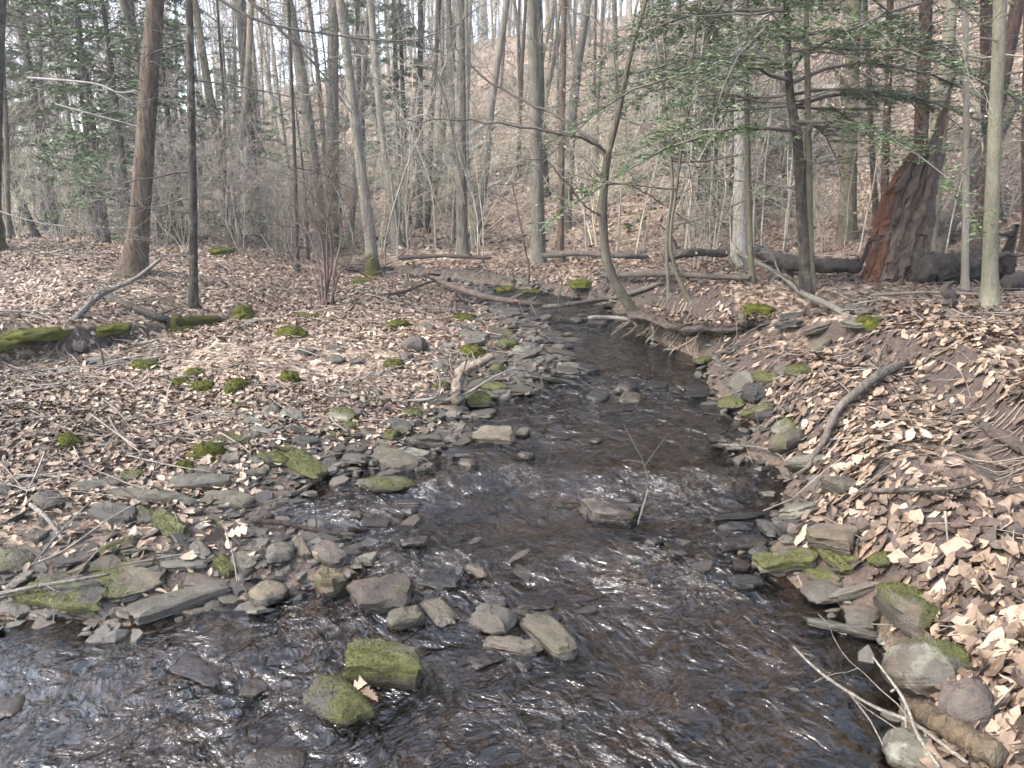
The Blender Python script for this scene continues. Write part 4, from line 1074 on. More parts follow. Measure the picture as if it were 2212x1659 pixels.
BARKS = {'redoak': (.092, .066, .047), 'dark': (.0430, .0353, .0284), 'tan': (.1462, .1204, .0860), 'grey': (.1187, .1066, .0860), 'pale': (.1763, .1608, .1316),
         'olive': (.1015, .0912, .0602), 'beech': (.1307, .1230, .0877), 'redbrown': (.0499, .0292, .0215), 'greygreen': (.1247, .1135, .0903), 'white': (.2322, .2193, .1935)}
GT = 'bare trunks standing around the stream'
trees_xy = []
def hero_tree(label, pts, bark, Y=None, name='bare_tree', rug=.7, lichen=.3, foot=0.0, top=8.5, twigs=6, flare=.5, cat='tree', group=GT, zt=(1.2, 5.5), crown=True, tw=('tw', .5, 1.6, .008), lump=.10):
    u, v, w = pts[0]
    if Y is None:
        b = gp(u, v); Y = b[1]
    else:
        b = at(u, v, Y); b[2] = ground(b[0], b[1])
    W = []; rad = []
    for i, (u, v, w) in enumerate(pts):
        p = b if i == 0 else at(u, v, Y)
        W.append(p); rad.append(w / 2 / FPX * depth(p))
    W = np.array(W) - b
    seed = int(abs(b[0] * 977 + b[1] * 131)) % 9973
    rg = np.random.default_rng(seed)
    d = (W[-1] - W[-2]); d /= np.linalg.norm(d)
    z = W[-1][2]
    if z < top:
        e = W[-1] + d * (top - z) / max(d[2], .5) * .9 + np.array([0, rg.uniform(-.4, .6), 0])
        W = np.vstack([W, e]); rad.append(rad[-1] * .72)
    root = thing(name, label, cat, b, 0, group)
    big = max(rad) > .1
    dress(link('trunk', trunk_mesh(W, np.array(rad), seed, 14 if big else 10, 46, flare, lump), root), BARKS[bark], rug, lichen, foot)
    if crown:
        s = float(np.clip(rad[-1] / .085, .55, 1.5))
        c = link('crown', CROWN[seed % 6], root, W[-1] - d * .05, (0, 0, rg.uniform(0, 6.28)), s)
        c['tint'] = [float(x) * .8 for x in BARKS[bark]]
    if twigs:
        side_twigs(W, twigs, seed, zt[0], min(zt[1], W[-1][2]), root, [float(x) * .85 for x in BARKS[bark]], tw[1:3], tw[3])
    trees_xy.append((b[0], b[1], .8))
    return root, W, b, Y

hero_tree('dark trunk with moss-green root at the left picture edge', [(-14, 545, 34), (-12, 400, 26), (-6, 200, 22), (2, 0, 20)], 'dark', foot=.42, rug=.8, twigs=8, flare=1.1)
hero_tree('thick reddish-brown trunk leaning right on the left bank', [(288, 597, 46), (303, 450, 41), (314, 300, 39), (325, 130, 38), (335, 0, 36)], 'redoak', rug=.9, lichen=.25, foot=.12, twigs=7, flare=.75, zt=(1.6, 5))
hero_tree('slim dark straight trunk in front of the reddish-brown trunk', [(418, 668, 19), (417, 480, 18), (414, 300, 17), (411, 120, 16), (408, 0, 15)], 'dark', rug=.8, lichen=.55, foot=.1, twigs=10, flare=.45, zt=(.8, 4))
hero_tree('pale peeling trunk leaning left behind the slim dark trunk', [(498, 508, 20), (478, 330, 19), (450, 190, 17), (420, 0, 15)], 'tan', Y=17, rug=.5, twigs=9)
hero_tree('dark grey trunk high behind the pale peeling trunk', [(560, 505, 22), (543, 330, 21), (528, 150, 20), (518, 0, 19)], 'grey', Y=19, twigs=8)
hero_tree('grey trunk leaning left with dark base near the mid left shrubs', [(700, 548, 30), (672, 310, 26), (645, 130, 23), (622, 0, 22)], 'grey', Y=14.5, twigs=8, rug=.8)
hero_tree('straight grey trunk beside the leaning dark-based one', [(716, 545, 30), (717, 350, 28), (719, 150, 24), (720, 0, 22)], 'grey', Y=15.2, twigs=9, rug=.8)
hero_tree('pale trunk with a bright mossy foot at the left reach of water', [(806, 600, 28), (800, 520, 25), (782, 380, 23), (758, 190, 21), (738, 30, 19)], 'pale', rug=.6, foot=.42, lichen=.4, twigs=6)
hero_tree('slim pale trunk leaning left just right of the mossy-footed one', [(860, 556, 21), (846, 430, 19), (824, 270, 17), (800, 0, 15)], 'pale', Y=14.6, rug=.5, twigs=7)
hero_tree('thin dark trunk between two pale leaning trunks', [(862, 470, 12), (858, 250, 11), (852, 60, 10)], 'dark', Y=20, twigs=9)
hero_tree('thin dark straight trunk left of the forked grey trunk', [(906, 500, 14), (907, 300, 13), (908, 80, 12)], 'dark', Y=19, twigs=10)
hero_tree('thin trunk leaning right beside the thin dark straight one', [(922, 470, 13), (932, 260, 12), (943, 100, 10)], 'dark', Y=18, twigs=8)
hero_tree('slender grey trunk before the fallen white hillside logs', [(982, 520, 15), (978, 300, 14), (971, 60, 13)], 'grey', Y=17, twigs=8)
hero_tree('straight grey trunk with a broken dark limb in mid distance', [(999, 546, 25), (997, 380, 22), (996, 200, 20), (994, 0, 18)], 'grey', rug=.8, lichen=.4, twigs=6)
hero_tree('pale trunk leaning right across the bare hillside', [(1025, 540, 20), (1046, 380, 19), (1062, 220, 17), (1092, 20, 15)], 'pale', Y=15, rug=.6, twigs=6)
hero_tree('sturdy grey-green trunk with mossy foot at the stream bend', [(1163, 569, 31), (1161, 430, 27), (1156, 250, 25), (1150, 60, 22)], 'greygreen', rug=.6, lichen=.6, foot=.12, twigs=7, flare=.4)
hero_tree('dark trunk half hidden behind the sturdy grey-green trunk', [(1180, 500, 16), (1173, 300, 15), (1166, 80, 14)], 'dark', Y=18, twigs=6)
hero_tree('thin reddish-brown trunk right of the sturdy grey-green trunk', [(1210, 568, 17), (1212, 400, 15), (1215, 200, 14), (1218, 0, 13)], 'redoak', rug=.5, twigs=6)
hero_tree('grey trunk leaning right behind the thin reddish-brown trunk', [(1222, 530, 21), (1232, 330, 20), (1243, 180, 20), (1270, 0, 17)], 'grey', Y=15.5, twigs=6)
hero_tree('double olive-grey trunk of the near hemlock, thin twin stem', [(1752, 634, 20), (1748, 500, 18), (1746, 330, 15), (1744, 150, 12), (1742, 0, 10)], 'olive', rug=.4, twigs=5, top=6, crown=False, flare=.3, name='twin_stem_tree')
hero_tree('broad olive-tan trunk on the right plateau', [(1826, 556, 38), (1833, 380, 34), (1840, 190, 31), (1846, 0, 28)], 'olive', Y=10.6, rug=.25, lichen=.3, twigs=6, flare=.3, lump=.05)
hero_tree('pale white-lit trunk with patched bark right of centre', [(1598, 575, 34), (1600, 440, 30), (1600, 230, 28), (1594, 0, 25)], 'white', rug=.45, lichen=.2, twigs=7, flare=.6)
hero_tree('thin olive stem touching the white-lit trunk', [(1624, 612, 13), (1618, 450, 12), (1614, 250, 11), (1612, 60, 9)], 'olive', rug=.2, twigs=6, top=5.5)
hero_tree('thin dark trunk between broad olive-tan trunk and the snag', [(1893, 540, 13), (1888, 400, 12), (1880, 240, 11), (1872, 60, 10)], 'dark', Y=10.4, twigs=8)
hero_tree('reddish dark trunk rising behind the rotten snag', [(1908, 560, 18), (1912, 380, 16), (1918, 200, 15), (1923, 0, 14)], 'redbrown', Y=9.9, twigs=12, lichen=.1)
hero_tree('thick dark red-brown pine trunk right behind the snag', [(1982, 572, 31), (1988, 380, 29), (1994, 180, 27), (2001, 0, 26)], 'redbrown', Y=9.9, rug=.9, lichen=.1, twigs=16, zt=(1.4, 5))
hero_tree('smooth pale green-grey beech trunk forking near the top right', [(1998, 562, 38), (2015, 420, 36), (2033, 240, 32), (2050, 80, 26), (2056, 0, 20)], 'beech', Y=9.3, rug=.08, lichen=.5, twigs=5, flare=.2, lump=.05)
hero_tree('slim pale grey trunk between the beech and the olive trunk', [(2084, 630, 15), (2086, 450, 14), (2087, 250, 13), (2086, 60, 12)], 'pale', rug=.15, twigs=5, top=6)
hero_tree('dark red-brown trunk behind the slim pale grey trunk', [(2140, 560, 27), (2137, 360, 26), (2133, 150, 25), (2130, 0, 24)], 'redbrown', Y=9.6, rug=.9, lichen=.1, twigs=16)
hero_tree('olive-grey smooth trunk nearest at the right edge', [(2138, 662, 31), (2141, 480, 29), (2150, 260, 27), (2160, 0, 26)], 'beech', rug=.1, lichen=.35, foot=.05, twigs=4, flare=.55, lump=.05)
hero_tree('leaning dark red-brown trunk in the top right corner', [(2106, 552, 30), (2128, 400, 29), (2160, 200, 29), (2196, 20, 28)], 'redbrown', Y=9.0, rug=.9, lichen=.1, twigs=14)
hero_tree('reddish trunk cut by the right picture edge', [(2222, 560, 32), (2224, 300, 30), (2226, 0, 28)], 'redbrown', Y=8.6, rug=.9, lichen=.1, twigs=8)
hero_tree('pale hillside trunk above the reddish dark trunk', [(1950, 290, 14), (1945, 130, 13), (1940, 0, 12)], 'pale', Y=17, twigs=3)
hero_tree('grey trunk on the hillside left of the broad olive-tan trunk', [(1690, 450, 15), (1692, 250, 14), (1690, 0, 12)], 'grey', Y=14, twigs=5)
hero_tree('dark trunk standing left of the white-lit trunk', [(1520, 560, 16), (1522, 380, 15), (1524, 150, 14)], 'dark', Y=12.6, twigs=9)
hero_tree('second dark trunk beside it left of the white-lit trunk', [(1548, 556, 13), (1546, 380, 12), (1545, 150, 11)], 'dark', Y=12.9, twigs=9)
hero_tree('slanting pale trunk on the hillside above the snag', [(1915, 290, 14), (1888, 180, 13), (1868, 60, 12)], 'pale', Y=15, twigs=3)
hero_tree('slim grey sapling right of the curved tree', [(1446, 640, 9), (1440, 520, 8), (1452, 400, 7), (1440, 250, 5)], 'grey', rug=.2, twigs=7, top=4, crown=False, zt=(.3, 4))
hero_tree('thin brown leaning stem at the right bank edge', [(1490, 650, 10), (1462, 590, 9), (1448, 520, 8), (1460, 420, 6)], 'olive', rug=.2, twigs=6, top=3.6, crown=False, zt=(.3, 3.4))
hero_tree('thin dark sapling on the left bank before the shrubs', [(642, 590, 11), (640, 480, 10), (636, 330, 8)], 'dark', rug=.4, twigs=10, top=5, crown=False, zt=(.5, 4))
hero_tree('small reddish sapling stem beside the stream bend', [(1140, 615, 6), (1143, 580, 5), (1136, 545, 4)], 'redoak', rug=.2, twigs=4, top=1.6, crown=False, zt=(.2, 1.4), name='sapling')

# the curved beech that leans out over the water
b0 = gp(1408, 712); Yb = b0[1]
def P2(L, dy=0.0, Y0=None):
    Y0 = Yb if Y0 is None else Y0
    n = len(L)
    return np.array([at(u, v, Y0 + dy * i / max(n - 1, 1)) for i, (u, v) in enumerate(L)]) - b0
cur = [(1408, 712), (1378, 684), (1346, 640), (1322, 595), (1309, 550), (1303, 480), (1305, 400), (1313, 335), (1330, 265), (1346, 195), (1366, 100), (1396, 0), (1425, -90)]
cw = [27, 23, 21, 20, 19, 18, 17, 16, 14, 12, 10, 8, 6]
W = P2(cur); W[0] = 0
root = thing('curved_beech_tree', 'slender olive-brown tree curving out of the right bank over the stream', 'tree', b0, 0, GT)
dress(link('trunk', trunk_mesh(W, np.array(cw) / 2 / FPX * depth(b0), 5, 12, 60, .5, .06), root), (.080, .070, .050), .35, .4, .14)
limbs = [([(1305, 388), (1275, 350), (1240, 325), (1180, 285), (1120, 268), (1040, 262)], 9, 1.2),
         ([(1310, 338), (1270, 295), (1220, 262), (1180, 238), (1110, 205), (1040, 165), (985, 110), (950, 60)], 9, .6),
         ([(1311, 330), (1265, 300), (1210, 288), (1110, 271), (1000, 258), (880, 263)], 7, -.6),
         ([(1329, 268), (1332, 190), (1318, 100), (1296, 48), (1250, 25), (1190, 5)], 8, .8),
         ([(1303, 470), (1260, 440), (1180, 350), (1110, 360)], 4, -.5),
         ([(1303, 400), (1360, 400), (1430, 440), (1490, 480)], 4, .7),
         ([(1335, 250), (1400, 280), (1470, 330), (1500, 400)], 5, -.5),
         ([(1340, 215), (1290, 160), (1240, 130), (1130, 80)], 5, 1.0)]
for i, (L, w, dy) in enumerate(limbs):
    rg = np.random.default_rng(300 + i); mb = MB()
    q = catmull(P2(L, dy), 22); q += rg.normal(0, .012, q.shape) * np.linspace(.2, 1, 22)[:, None]
    mb.tube(q, np.linspace(w, 1.8, 22) / 2 / FPX * depth(b0), 5, cap=False)
    for k in range(9):
        j = int(rg.integers(6, 21)); dd = q[j] - q[j - 1]; dd /= np.linalg.norm(dd)
        grow(mb, q[j], dd + rg.normal(0, .6, 3), rg.uniform(.2, .6), .004, 1, rg, .05, (3, 2), .3, .7, .0016)
    o = link('branch', mb.mesh('branch', M_TWIG), root); o['tint'] = (.055, .045, .034)

# bare background trees: eight shapes, many individuals
BGT = []
for k in range(8):
    rg = np.random.default_rng(700 + k)
    h = rg.uniform(12, 17); n = 9
    P = np.zeros((n, 3)); d = np.array([rg.normal(0, .05), rg.normal(0, .05), 1.0])
    for i in range(1, n):
        d = d + rg.normal(0, .03, 3) * [1, 1, 0]; P[i] = P[i - 1] + d / np.linalg.norm(d) * h / (n - 1)
    r0 = rg.uniform(.065, .105)
    rad = r0 * np.linspace(1, .25, n)
    tm = trunk_mesh(P, rad, k, 8, 26, .5, .08)
    b = MB()
    for j in range(15):
        t = rg.uniform(.38, .98) if j > 4 else rg.uniform(.12, .4); f = t * (n - 1); i = min(int(f), n - 2)
        q = P[i] + (P[i + 1] - P[i]) * (f - i); az = rg.uniform(0, 6.28)
        ln = rg.uniform(1.6, 4.0) * (1.15 - .6 * t) if j > 4 else rg.uniform(.8, 2)
        grow(b, q, np.array([math.cos(az), math.sin(az), rg.uniform(.3, 1.3)]), ln, r0 * .3 * (1.15 - .7 * t) * (1 if j > 4 else .4), 3, rg, .3, (3, 3, 3), .22, .75, .007)
    BGT.append((tm, b.mesh('crown', M_TWIG)))

def bg_tree(x, y, k, s, label, group, bark, lean=0.06, pale=1.0):
    z = ground(x, y)
    root = thing('bare_tree', label, 'tree', (x, y, z - .05), 0, group)
    rr = random.Random(int(x * 331 + y * 77))
    root.rotation_euler = (rr.gauss(0, lean), rr.gauss(0, lean), rr.uniform(0, 6.28))
    sx = s * rr.uniform(.75, 1.35)
    root.scale = (sx, sx, s)
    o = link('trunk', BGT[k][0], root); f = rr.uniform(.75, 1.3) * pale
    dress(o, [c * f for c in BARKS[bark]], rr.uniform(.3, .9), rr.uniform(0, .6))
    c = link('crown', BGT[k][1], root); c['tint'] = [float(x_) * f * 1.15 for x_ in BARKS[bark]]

rg = np.random.default_rng(42)
pts = []
def ok_spot(x, y, md):
    for (a, b_, r_) in trees_xy:
        if (x - a) ** 2 + (y - b_) ** 2 < md * md: return False
    return True
def forest(n, yr, label, group, cond, md, barks, sc=(.75, 1.15), lean=.06):
    c = 0
    for _ in range(n * 40):
        if c >= n: break
        y = math.sqrt(rg.uniform(yr[0] ** 2, yr[1] ** 2)); x = rg.uniform(-.86, .86) * y
        u = CU + FPX * x / (y * CP)
        s = .75 * x + .66 * (y - 16.3)
        if not cond(u, y, s) or not ok_spot(x, y, md): continue
        bg_tree(x, y, int(rg.integers(8)), rg.uniform(*sc), label, group, barks[int(rg.integers(len(barks)))], lean, 1.1 if yr[1] < 40 else 1.6)  # distant groups get paler bark: haze fading painted into the tint
        trees_xy.append((x, y, 1)); c += 1
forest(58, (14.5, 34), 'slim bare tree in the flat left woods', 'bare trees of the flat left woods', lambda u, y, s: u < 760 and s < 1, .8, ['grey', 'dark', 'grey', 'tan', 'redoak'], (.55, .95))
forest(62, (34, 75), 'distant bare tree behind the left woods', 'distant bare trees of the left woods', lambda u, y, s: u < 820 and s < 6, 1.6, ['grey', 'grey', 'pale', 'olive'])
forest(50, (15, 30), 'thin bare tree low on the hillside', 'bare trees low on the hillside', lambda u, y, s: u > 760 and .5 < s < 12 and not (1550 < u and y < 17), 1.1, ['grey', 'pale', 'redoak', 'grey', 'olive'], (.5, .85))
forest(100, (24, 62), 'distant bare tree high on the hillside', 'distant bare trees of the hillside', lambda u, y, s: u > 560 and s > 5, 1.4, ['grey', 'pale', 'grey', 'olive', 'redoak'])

# the wood beyond, which reads as one grey mass
def far_wood(n, seed):
    r = np.random.default_rng(seed); big = MB(); T_ = []
    for _ in range(10):
        mb = MB(); h = r.uniform(9, 16); top = np.array([r.normal(0, .5), r.normal(0, .5), h])
        P = np.array([[0, 0, -.3], top * .5 + [r.normal(0, .15), r.normal(0, .15), 0], top])
        mb.tube(P, np.array([.14, .10, .04]) * r.uniform(.7, 1.3), 5, cap=False)
        for k in range(18):
            t = r.uniform(.3, 1); az = r.uniform(0, 6.28); L = r.uniform(1, 3) * (1.2 - .6 * t)
            p = P[0] + (P[2] - P[0]) * t; d = np.array([math.cos(az), math.sin(az), r.uniform(.4, 1.4)]); d /= np.linalg.norm(d)
            mb.tube(np.array([p, p + d * L * .5 + r.normal(0, .1, 3), p + d * L]), [.035, .022, .012], 3, cap=False)
            for m in range(5):
                e = p + d * L * r.uniform(.3, 1); f = d + r.normal(0, .6, 3); f /= np.linalg.norm(f)
                mb.tube(np.array([e, e + f * r.uniform(.4, 1.2)]), [.014, .009], 3, cap=False)
        T_.append((np.vstack(mb.v), np.vstack(mb.f4)))
    c = 0
    while c < n:
        y = r.uniform(40, 100); x = r.uniform(-.95, .95) * y
        s = .75 * x + .66 * (y - 16.3)
        if (s > 0 and y < 50) or (s < 0 and r.random() < .75): continue
        V, F = T_[int(r.integers(10))]; a = r.uniform(0, 6.28); k = r.uniform(.75, 1.2); ca, sa = math.cos(a) * k, math.sin(a) * k
        big.add(np.stack([V[:, 0] * ca - V[:, 1] * sa + x, V[:, 0] * sa + V[:, 1] * ca + y, V[:, 2] * k + ground(x, y)], 1), None, F); c += 1
    return big
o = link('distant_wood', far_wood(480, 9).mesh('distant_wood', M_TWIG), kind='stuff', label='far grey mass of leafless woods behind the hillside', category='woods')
o['tint'] = (.33, .315, .28)  # paler than bark, distance haze painted into the colour

# understory saplings and shrubs with fine grey twigs
SHR = []
for k in range(6):
    rg2 = np.random.default_rng(820 + k); b = MB()
    for j in range(int(rg2.integers(3, 7))):
        az = rg2.uniform(0, 6.28); t = rg2.uniform(.1, .55)
        grow(b, (rg2.normal(0, .05), rg2.normal(0, .05), -.05), np.array([math.cos(az) * t, math.sin(az) * t, 1.0]), rg2.uniform(1.2, 2.6), .014, 3, rg2, .2, (5, 4, 4), .3, .9, .0034)
    SHR.append(b.mesh('stems', M_TWIG))
def shrub(x, y, s, label, group, tint, k=None):
    z = ground(x, y); rr = random.Random(int(x * 733 + y * 57))
    k = rr.randrange(6) if k is None else k
    root = thing('bare_shrub', label, 'shrub', (x, y, z), rr.uniform(0, 6.28), group, SHR[k], s)
    fk = rr.uniform(.8, 1.3); root['tint'] = [float(c) * fk for c in tint]
def shrubs(n, yr, ur, label, group, tint, sc, seed, smax=99):
    r = np.random.default_rng(seed); c = 0
    for _ in range(n * 40):
        if c >= n: break
        y = r.uniform(*yr); u = r.uniform(*ur); x = (u - CU) / FPX * y * CP
        s = .75 * x + .66 * (y - 16.3)
        if s > smax or float(sdist(x, y)[0]) < .5: continue
        shrub(x, y, r.uniform(*sc), label, group, tint); c += 1
shrubs(42, (13.5, 28), (-60, 760), 'bare twiggy shrub of the left thicket', 'shrubs of the left thicket', (.27, .26, .18), (.6, 1.35), 1)
shrubs(14, (12.6, 20), (760, 1650), 'bare twiggy shrub below the hillside', 'shrubs below the hillside', (.27, .255, .18), (.5, 1.2), 2)
shrubs(16, (16, 34), (900, 2250), 'bare brushy sapling on the leafy hillside', 'brush on the hillside', (.28, .26, .185), (.6, 1.3), 3)
shrubs(12, (10.5, 13), (0, 640), 'thin leafless bush on the left bank', 'bushes of the left bank', (.16, .135, .115), (.35, .8), 4)
shrubs(9, (8.2, 11.5), (1480, 2200), 'thin leafless bush on the right plateau', 'bushes of the right plateau', (.17, .15, .12), (.3, .7), 5)

SAP = []
for k in range(5):
    rg2 = np.random.default_rng(860 + k); b = MB(); h = rg2.uniform(2.6, 4.2); P = [np.array([0, 0, -.1])]; d = np.array([rg2.normal(0, .1), rg2.normal(0, .1), 1])
    for i in range(9):
        d = d + rg2.normal(0, .10, 3) * [1, 1, .2]; d /= np.linalg.norm(d); P.append(P[-1] + d * h / 9)
    P = np.array(P); b.tube(P, np.linspace(.018, .004, 10), 5, cap=False)
    for j in range(11):
        t = rg2.uniform(.2, .97) * 9; i = int(t); q = P[i] + (P[i + 1] - P[i]) * (t - i); az = rg2.uniform(0, 6.28)
        grow(b, q, np.array([math.cos(az), math.sin(az), rg2.uniform(.1, .7)]), rg2.uniform(.5, 1.3), .006, 2, rg2, .1, (3, 3), .25, .8, .0022)
    SAP.append(b.mesh('stem', M_TWIG))
def saplings(n, yr, ur, label, group, tint, sc, seed):
    r = np.random.default_rng(seed); c = 0
    while c < n:
        y = r.uniform(*yr); u = r.uniform(*ur); x = (u - CU) / FPX * y * CP
        if float(sdist(x, y)[0]) < .4: continue
        root = thing('thin_sapling', label, 'sapling', (x, y, ground(x, y)), r.uniform(0, 6.28), group, SAP[int(r.integers(5))], r.uniform(*sc))
        fk = r.uniform(.9, 1.7); root['tint'] = [float(q) * fk for q in tint]; c += 1
saplings(30, (10.4, 14.5), (1240, 1720), 'thin pale sapling', 'thin saplings around the curved tree', (.2, .185, .15), (.6, 1.2), 1)
saplings(30, (12.5, 17), (480, 1050), 'thin grey sapling', 'thin saplings of the left middle distance', (.2, .185, .15), (.6, 1.3), 2)
saplings(12, (8.6, 12), (1720, 2200), 'thin brown sapling', 'thin saplings of the right plateau', (.15, .13, .1), (.5, 1.0), 3)

# reddish many-stemmed bush on the left bar
b1 = gp(708, 664); rg3 = np.random.default_rng(5)
root = thing('many_stemmed_bush', 'red-brown many-stemmed bare bush in the middle of the left bank', 'shrub', b1)
stems = [[(706, 664), (694, 600), (680, 540), (655, 480), (640, 440)], [(708, 664), (708, 600), (706, 520), (712, 450), (730, 400)], [(712, 664), (722, 590), (735, 530), (738, 480), (760, 430)],
         [(700, 662), (684, 610), (670, 585), (640, 560), (610, 500)], [(714, 662), (730, 600), (752, 570), (770, 520), (800, 480)], [(704, 664), (700, 560), (690, 500), (660, 440), (665, 380)],
         [(710, 664), (716, 580), (712, 500), (690, 430), (700, 350)]]
for i, L in enumerate(stems):
    dy = rg3.uniform(-.5, .6)
    q = np.array([at(u, v, b1[1] + dy * j / 4) for j, (u, v) in enumerate(L)]) - b1
    q[0] = [rg3.normal(0, .04), rg3.normal(0, .04), -.05]
    q = catmull(q, 18); mb = MB(); mb.tube(q, np.linspace(.016, .004, 18), 5, cap=False)
    for k in range(7):
        j = int(rg3.integers(7, 17)); dd = q[j] - q[j - 1]; dd /= np.linalg.norm(dd)
        grow(mb, q[j], dd + rg3.normal(0, .55, 3), rg3.uniform(.3, .7), .005, 2, rg3, .1, (3, 3), .3, .8, .0018)
    o = link('stem', mb.mesh('stem', M_TWIG), root); o['tint'] = (.075, .045, .035)

# ------------------------------------------------------------------ hemlocks
def hemlock_parts(H, z0, Lmax, seed, step=.13, dens=1.0, P=None, size=1.0):
    r = np.random.default_rng(seed); tw = MB(); QV = []; QR = []
    z = z0
    while z < H - .15:
        t = (z - z0) / (H - z0)
        L = (Lmax * (1 - t) ** .8 + .25) * r.uniform(.6, 1.15); az = r.uniform(0, 6.28)
        o = np.array([0, 0, z]) if P is None else np.array([np.interp(z, P[:, 2], P[:, 0]), np.interp(z, P[:, 2], P[:, 1]), z])
        n = 8; dirh = np.array([math.cos(az), math.sin(az), 0]); up = r.uniform(.1, .35)
        s = np.linspace(0, 1, n)
        pts = o + np.outer(s * L, dirh) + np.outer(up * s * L - .55 * (s ** 2) * L * r.uniform(.6, 1.1), [0, 0, 1]) + np.cumsum(r.normal(0, .012 * L, (n, 3)), 0)
        tw.tube(pts, np.linspace(.004 + .006 * L, .0025, n), 4, cap=False)
        lat = np.array([-dirh[1], dirh[0], 0])
        m = int(L / .055 * dens)
        ss = r.uniform(.15, 1, m); sg = np.where(r.random(m) < .5, -1, 1)
        for a, g in zip(ss, sg):
            f = a * (n - 1); i = min(int(f), n - 2); q = pts[i] + (pts[i + 1] - pts[i]) * (f - i)
            ll = (.12 + .3 * (1 - a) * min(L, 1.6) / 1.6 + .1 * r.random())
            d = dirh * r.uniform(.5, .9) + lat * g * .8 + np.array([0, 0, r.normal(-.12, .2)]); d /= np.linalg.norm(d)
            tw.tube(np.array([q, q + d * ll]), [.0025, .0012], 3, cap=False)
            nn = int(ll / .03 * dens) + 2
            sd_ = np.cross(d, [0, 0, 1]); sd_ /= np.linalg.norm(sd_) + 1e-9
            k = r.uniform(.05, 1.05, nn); g2 = np.where(r.random(nn) < .5, -1, 1)
            e = q + d * (k * ll)[:, None]
            dd = d * .65 + sd_ * (g2 * .75)[:, None] + r.normal(0, .22, (nn, 3)); dd /= np.linalg.norm(dd, axis=1)[:, None]
            w2 = np.cross(dd, np.array([0, 0, 1.0]) + r.normal(0, .5, (nn, 3))); w2 /= np.linalg.norm(w2, axis=1)[:, None] + 1e-9
            lg = (.035 + .03 * r.random(nn))[:, None] * size; wd = (.0045 + .0035 * r.random(nn))[:, None] * size * (1.0 if size < 1.3 else 1.5)
            QV.append(np.stack([e, e + dd * lg * .5 + w2 * wd, e + dd * lg, e + dd * lg * .5 - w2 * wd], 1)); QR.append(r.random(nn))
        z += step * r.uniform(.6, 1.4)
    V = np.concatenate(QV).reshape(-1, 3); n = len(V) // 4
    nb = MB(); nb.add(V, None, np.arange(n * 4).reshape(-1, 4))
    return tw.mesh('branches', M_TWIG), nb.mesh('needles', M_NEEDLE, smooth=False, attrs={'rnd': np.repeat(np.concatenate(QR), 4)})

HEM = []
for k, (H, z0, Lm) in enumerate([(9.5, 1.4, 2.4), (7.5, .9, 2.0), (3.2, .25, 1.1)]):
    t_ = trunk_mesh(np.array([[0, 0, 0], [.05, 0, H * .5], [0, .05, H]]), np.array([.013, .008, .002]) * H, k, 8, 16, .4, .06)
    b_, n_ = hemlock_parts(H, z0, Lm, 40 + k, .12 if H > 4 else .10, .9, size=2.5 if H > 4 else 1.4)
    HEM.append((t_, b_, n_))
def hemlock(u, Y, k, s, label, group='hemlocks behind the stream'):
    x = (u - CU) / FPX * Y * CP; z = ground(x, Y)
    root = thing('hemlock_tree', label, 'evergreen tree', (x, Y, z), random.uniform(0, 6.28), group, None, s)
    dress(link('trunk', HEM[k][0], root), BARKS['dark'], .7, .2)
    o = link('branches', HEM[k][1], root); o['tint'] = (.08, .068, .058)
    link('needles', HEM[k][2], root, kind='stuff')
    trees_xy.append((x, Y, 1))
hemlock(215, 15.5, 0, .78, 'tall dark green hemlock left of the reddish-brown trunk')
hemlock(110, 20, 0, .9, 'tall dark green hemlock at the far left of the woods')
hemlock(385, 14.6, 1, .72, 'green hemlock between reddish-brown and slim dark trunks')
hemlock(40, 26, 0, 1.0, 'faint green hemlock deep at the left edge')
hemlock(335, 18, 0, .9, 'hemlock rising high behind the reddish-brown trunk')
hemlock(555, 16.5, 1, .5, 'small green hemlock right of the pale peeling trunk')
hemlock(270, 13.6, 1, .75, 'green hemlock close left of the reddish-brown trunk')
hemlock(655, 13.6, 2, .9, 'low green hemlock sapling behind the red-brown bush')
hemlock(510, 24, 1, .8, 'hemlock behind the dark grey trunk')
hemlock(880, 19.5, 0, .72, 'thin-foliaged hemlock behind the slim pale trunk')
hemlock(790, 24, 0, .85, 'hemlock deep behind the mossy-footed pale trunk')
hemlock(1515, 12.9, 1, .72, 'drooping hemlock left of the white-lit trunk')
hemlock(1585, 14.2, 0, .75, 'taller hemlock above the white-lit trunk')
hemlock(1420, 20, 1, .8, 'hemlock on the hillside right of the curved tree')
hemlock(372, 11.2, 2, .28, 'tiny hemlock seedling at the foot of the left shrubs')
hemlock(1480, 16.5, 2, 1.1, 'bushy young hemlock at the foot of the hillside')

# the near hemlock on the right bank with its green sprays
hl = [(1744, 634, 27), (1738, 540, 25), (1730, 420, 22), (1722, 300, 20), (1706, 200, 17), (1702, 100, 13), (1698, 0, 10), (1696, -120, 8)]
hb_ = gp(1744, 634); Yh = hb_[1]
W = np.array([hb_ if i == 0 else at(u, v, Yh) for i, (u, v, w) in enumerate(hl)]) - hb_
W = np.vstack([W, W[-1] + [.05, .1, 1.6]])
root = thing('hemlock_tree', 'near dark-stemmed hemlock with wide green sprays on the right bank', 'evergreen tree', hb_, 0, GT)
dress(link('trunk', trunk_mesh(W, np.array([w for _, _, w in hl] + [3]) / 2 / FPX * depth(hb_), 77, 12, 40, .45, .08), root), BARKS['dark'], .7, .5)
b_, n_ = hemlock_parts(W[-1][2], 1.4, 2.1, 77, .045, 2.1, P=W, size=.82)
o = link('branches', b_, root); o['tint'] = (.075, .065, .055)
link('needles', n_, root, kind='stuff')
side_twigs(W, 16, 78, .9, 2.6, root, (.11, .095, .08), (.6, 1.5), .009, 2, name='dead_branch')

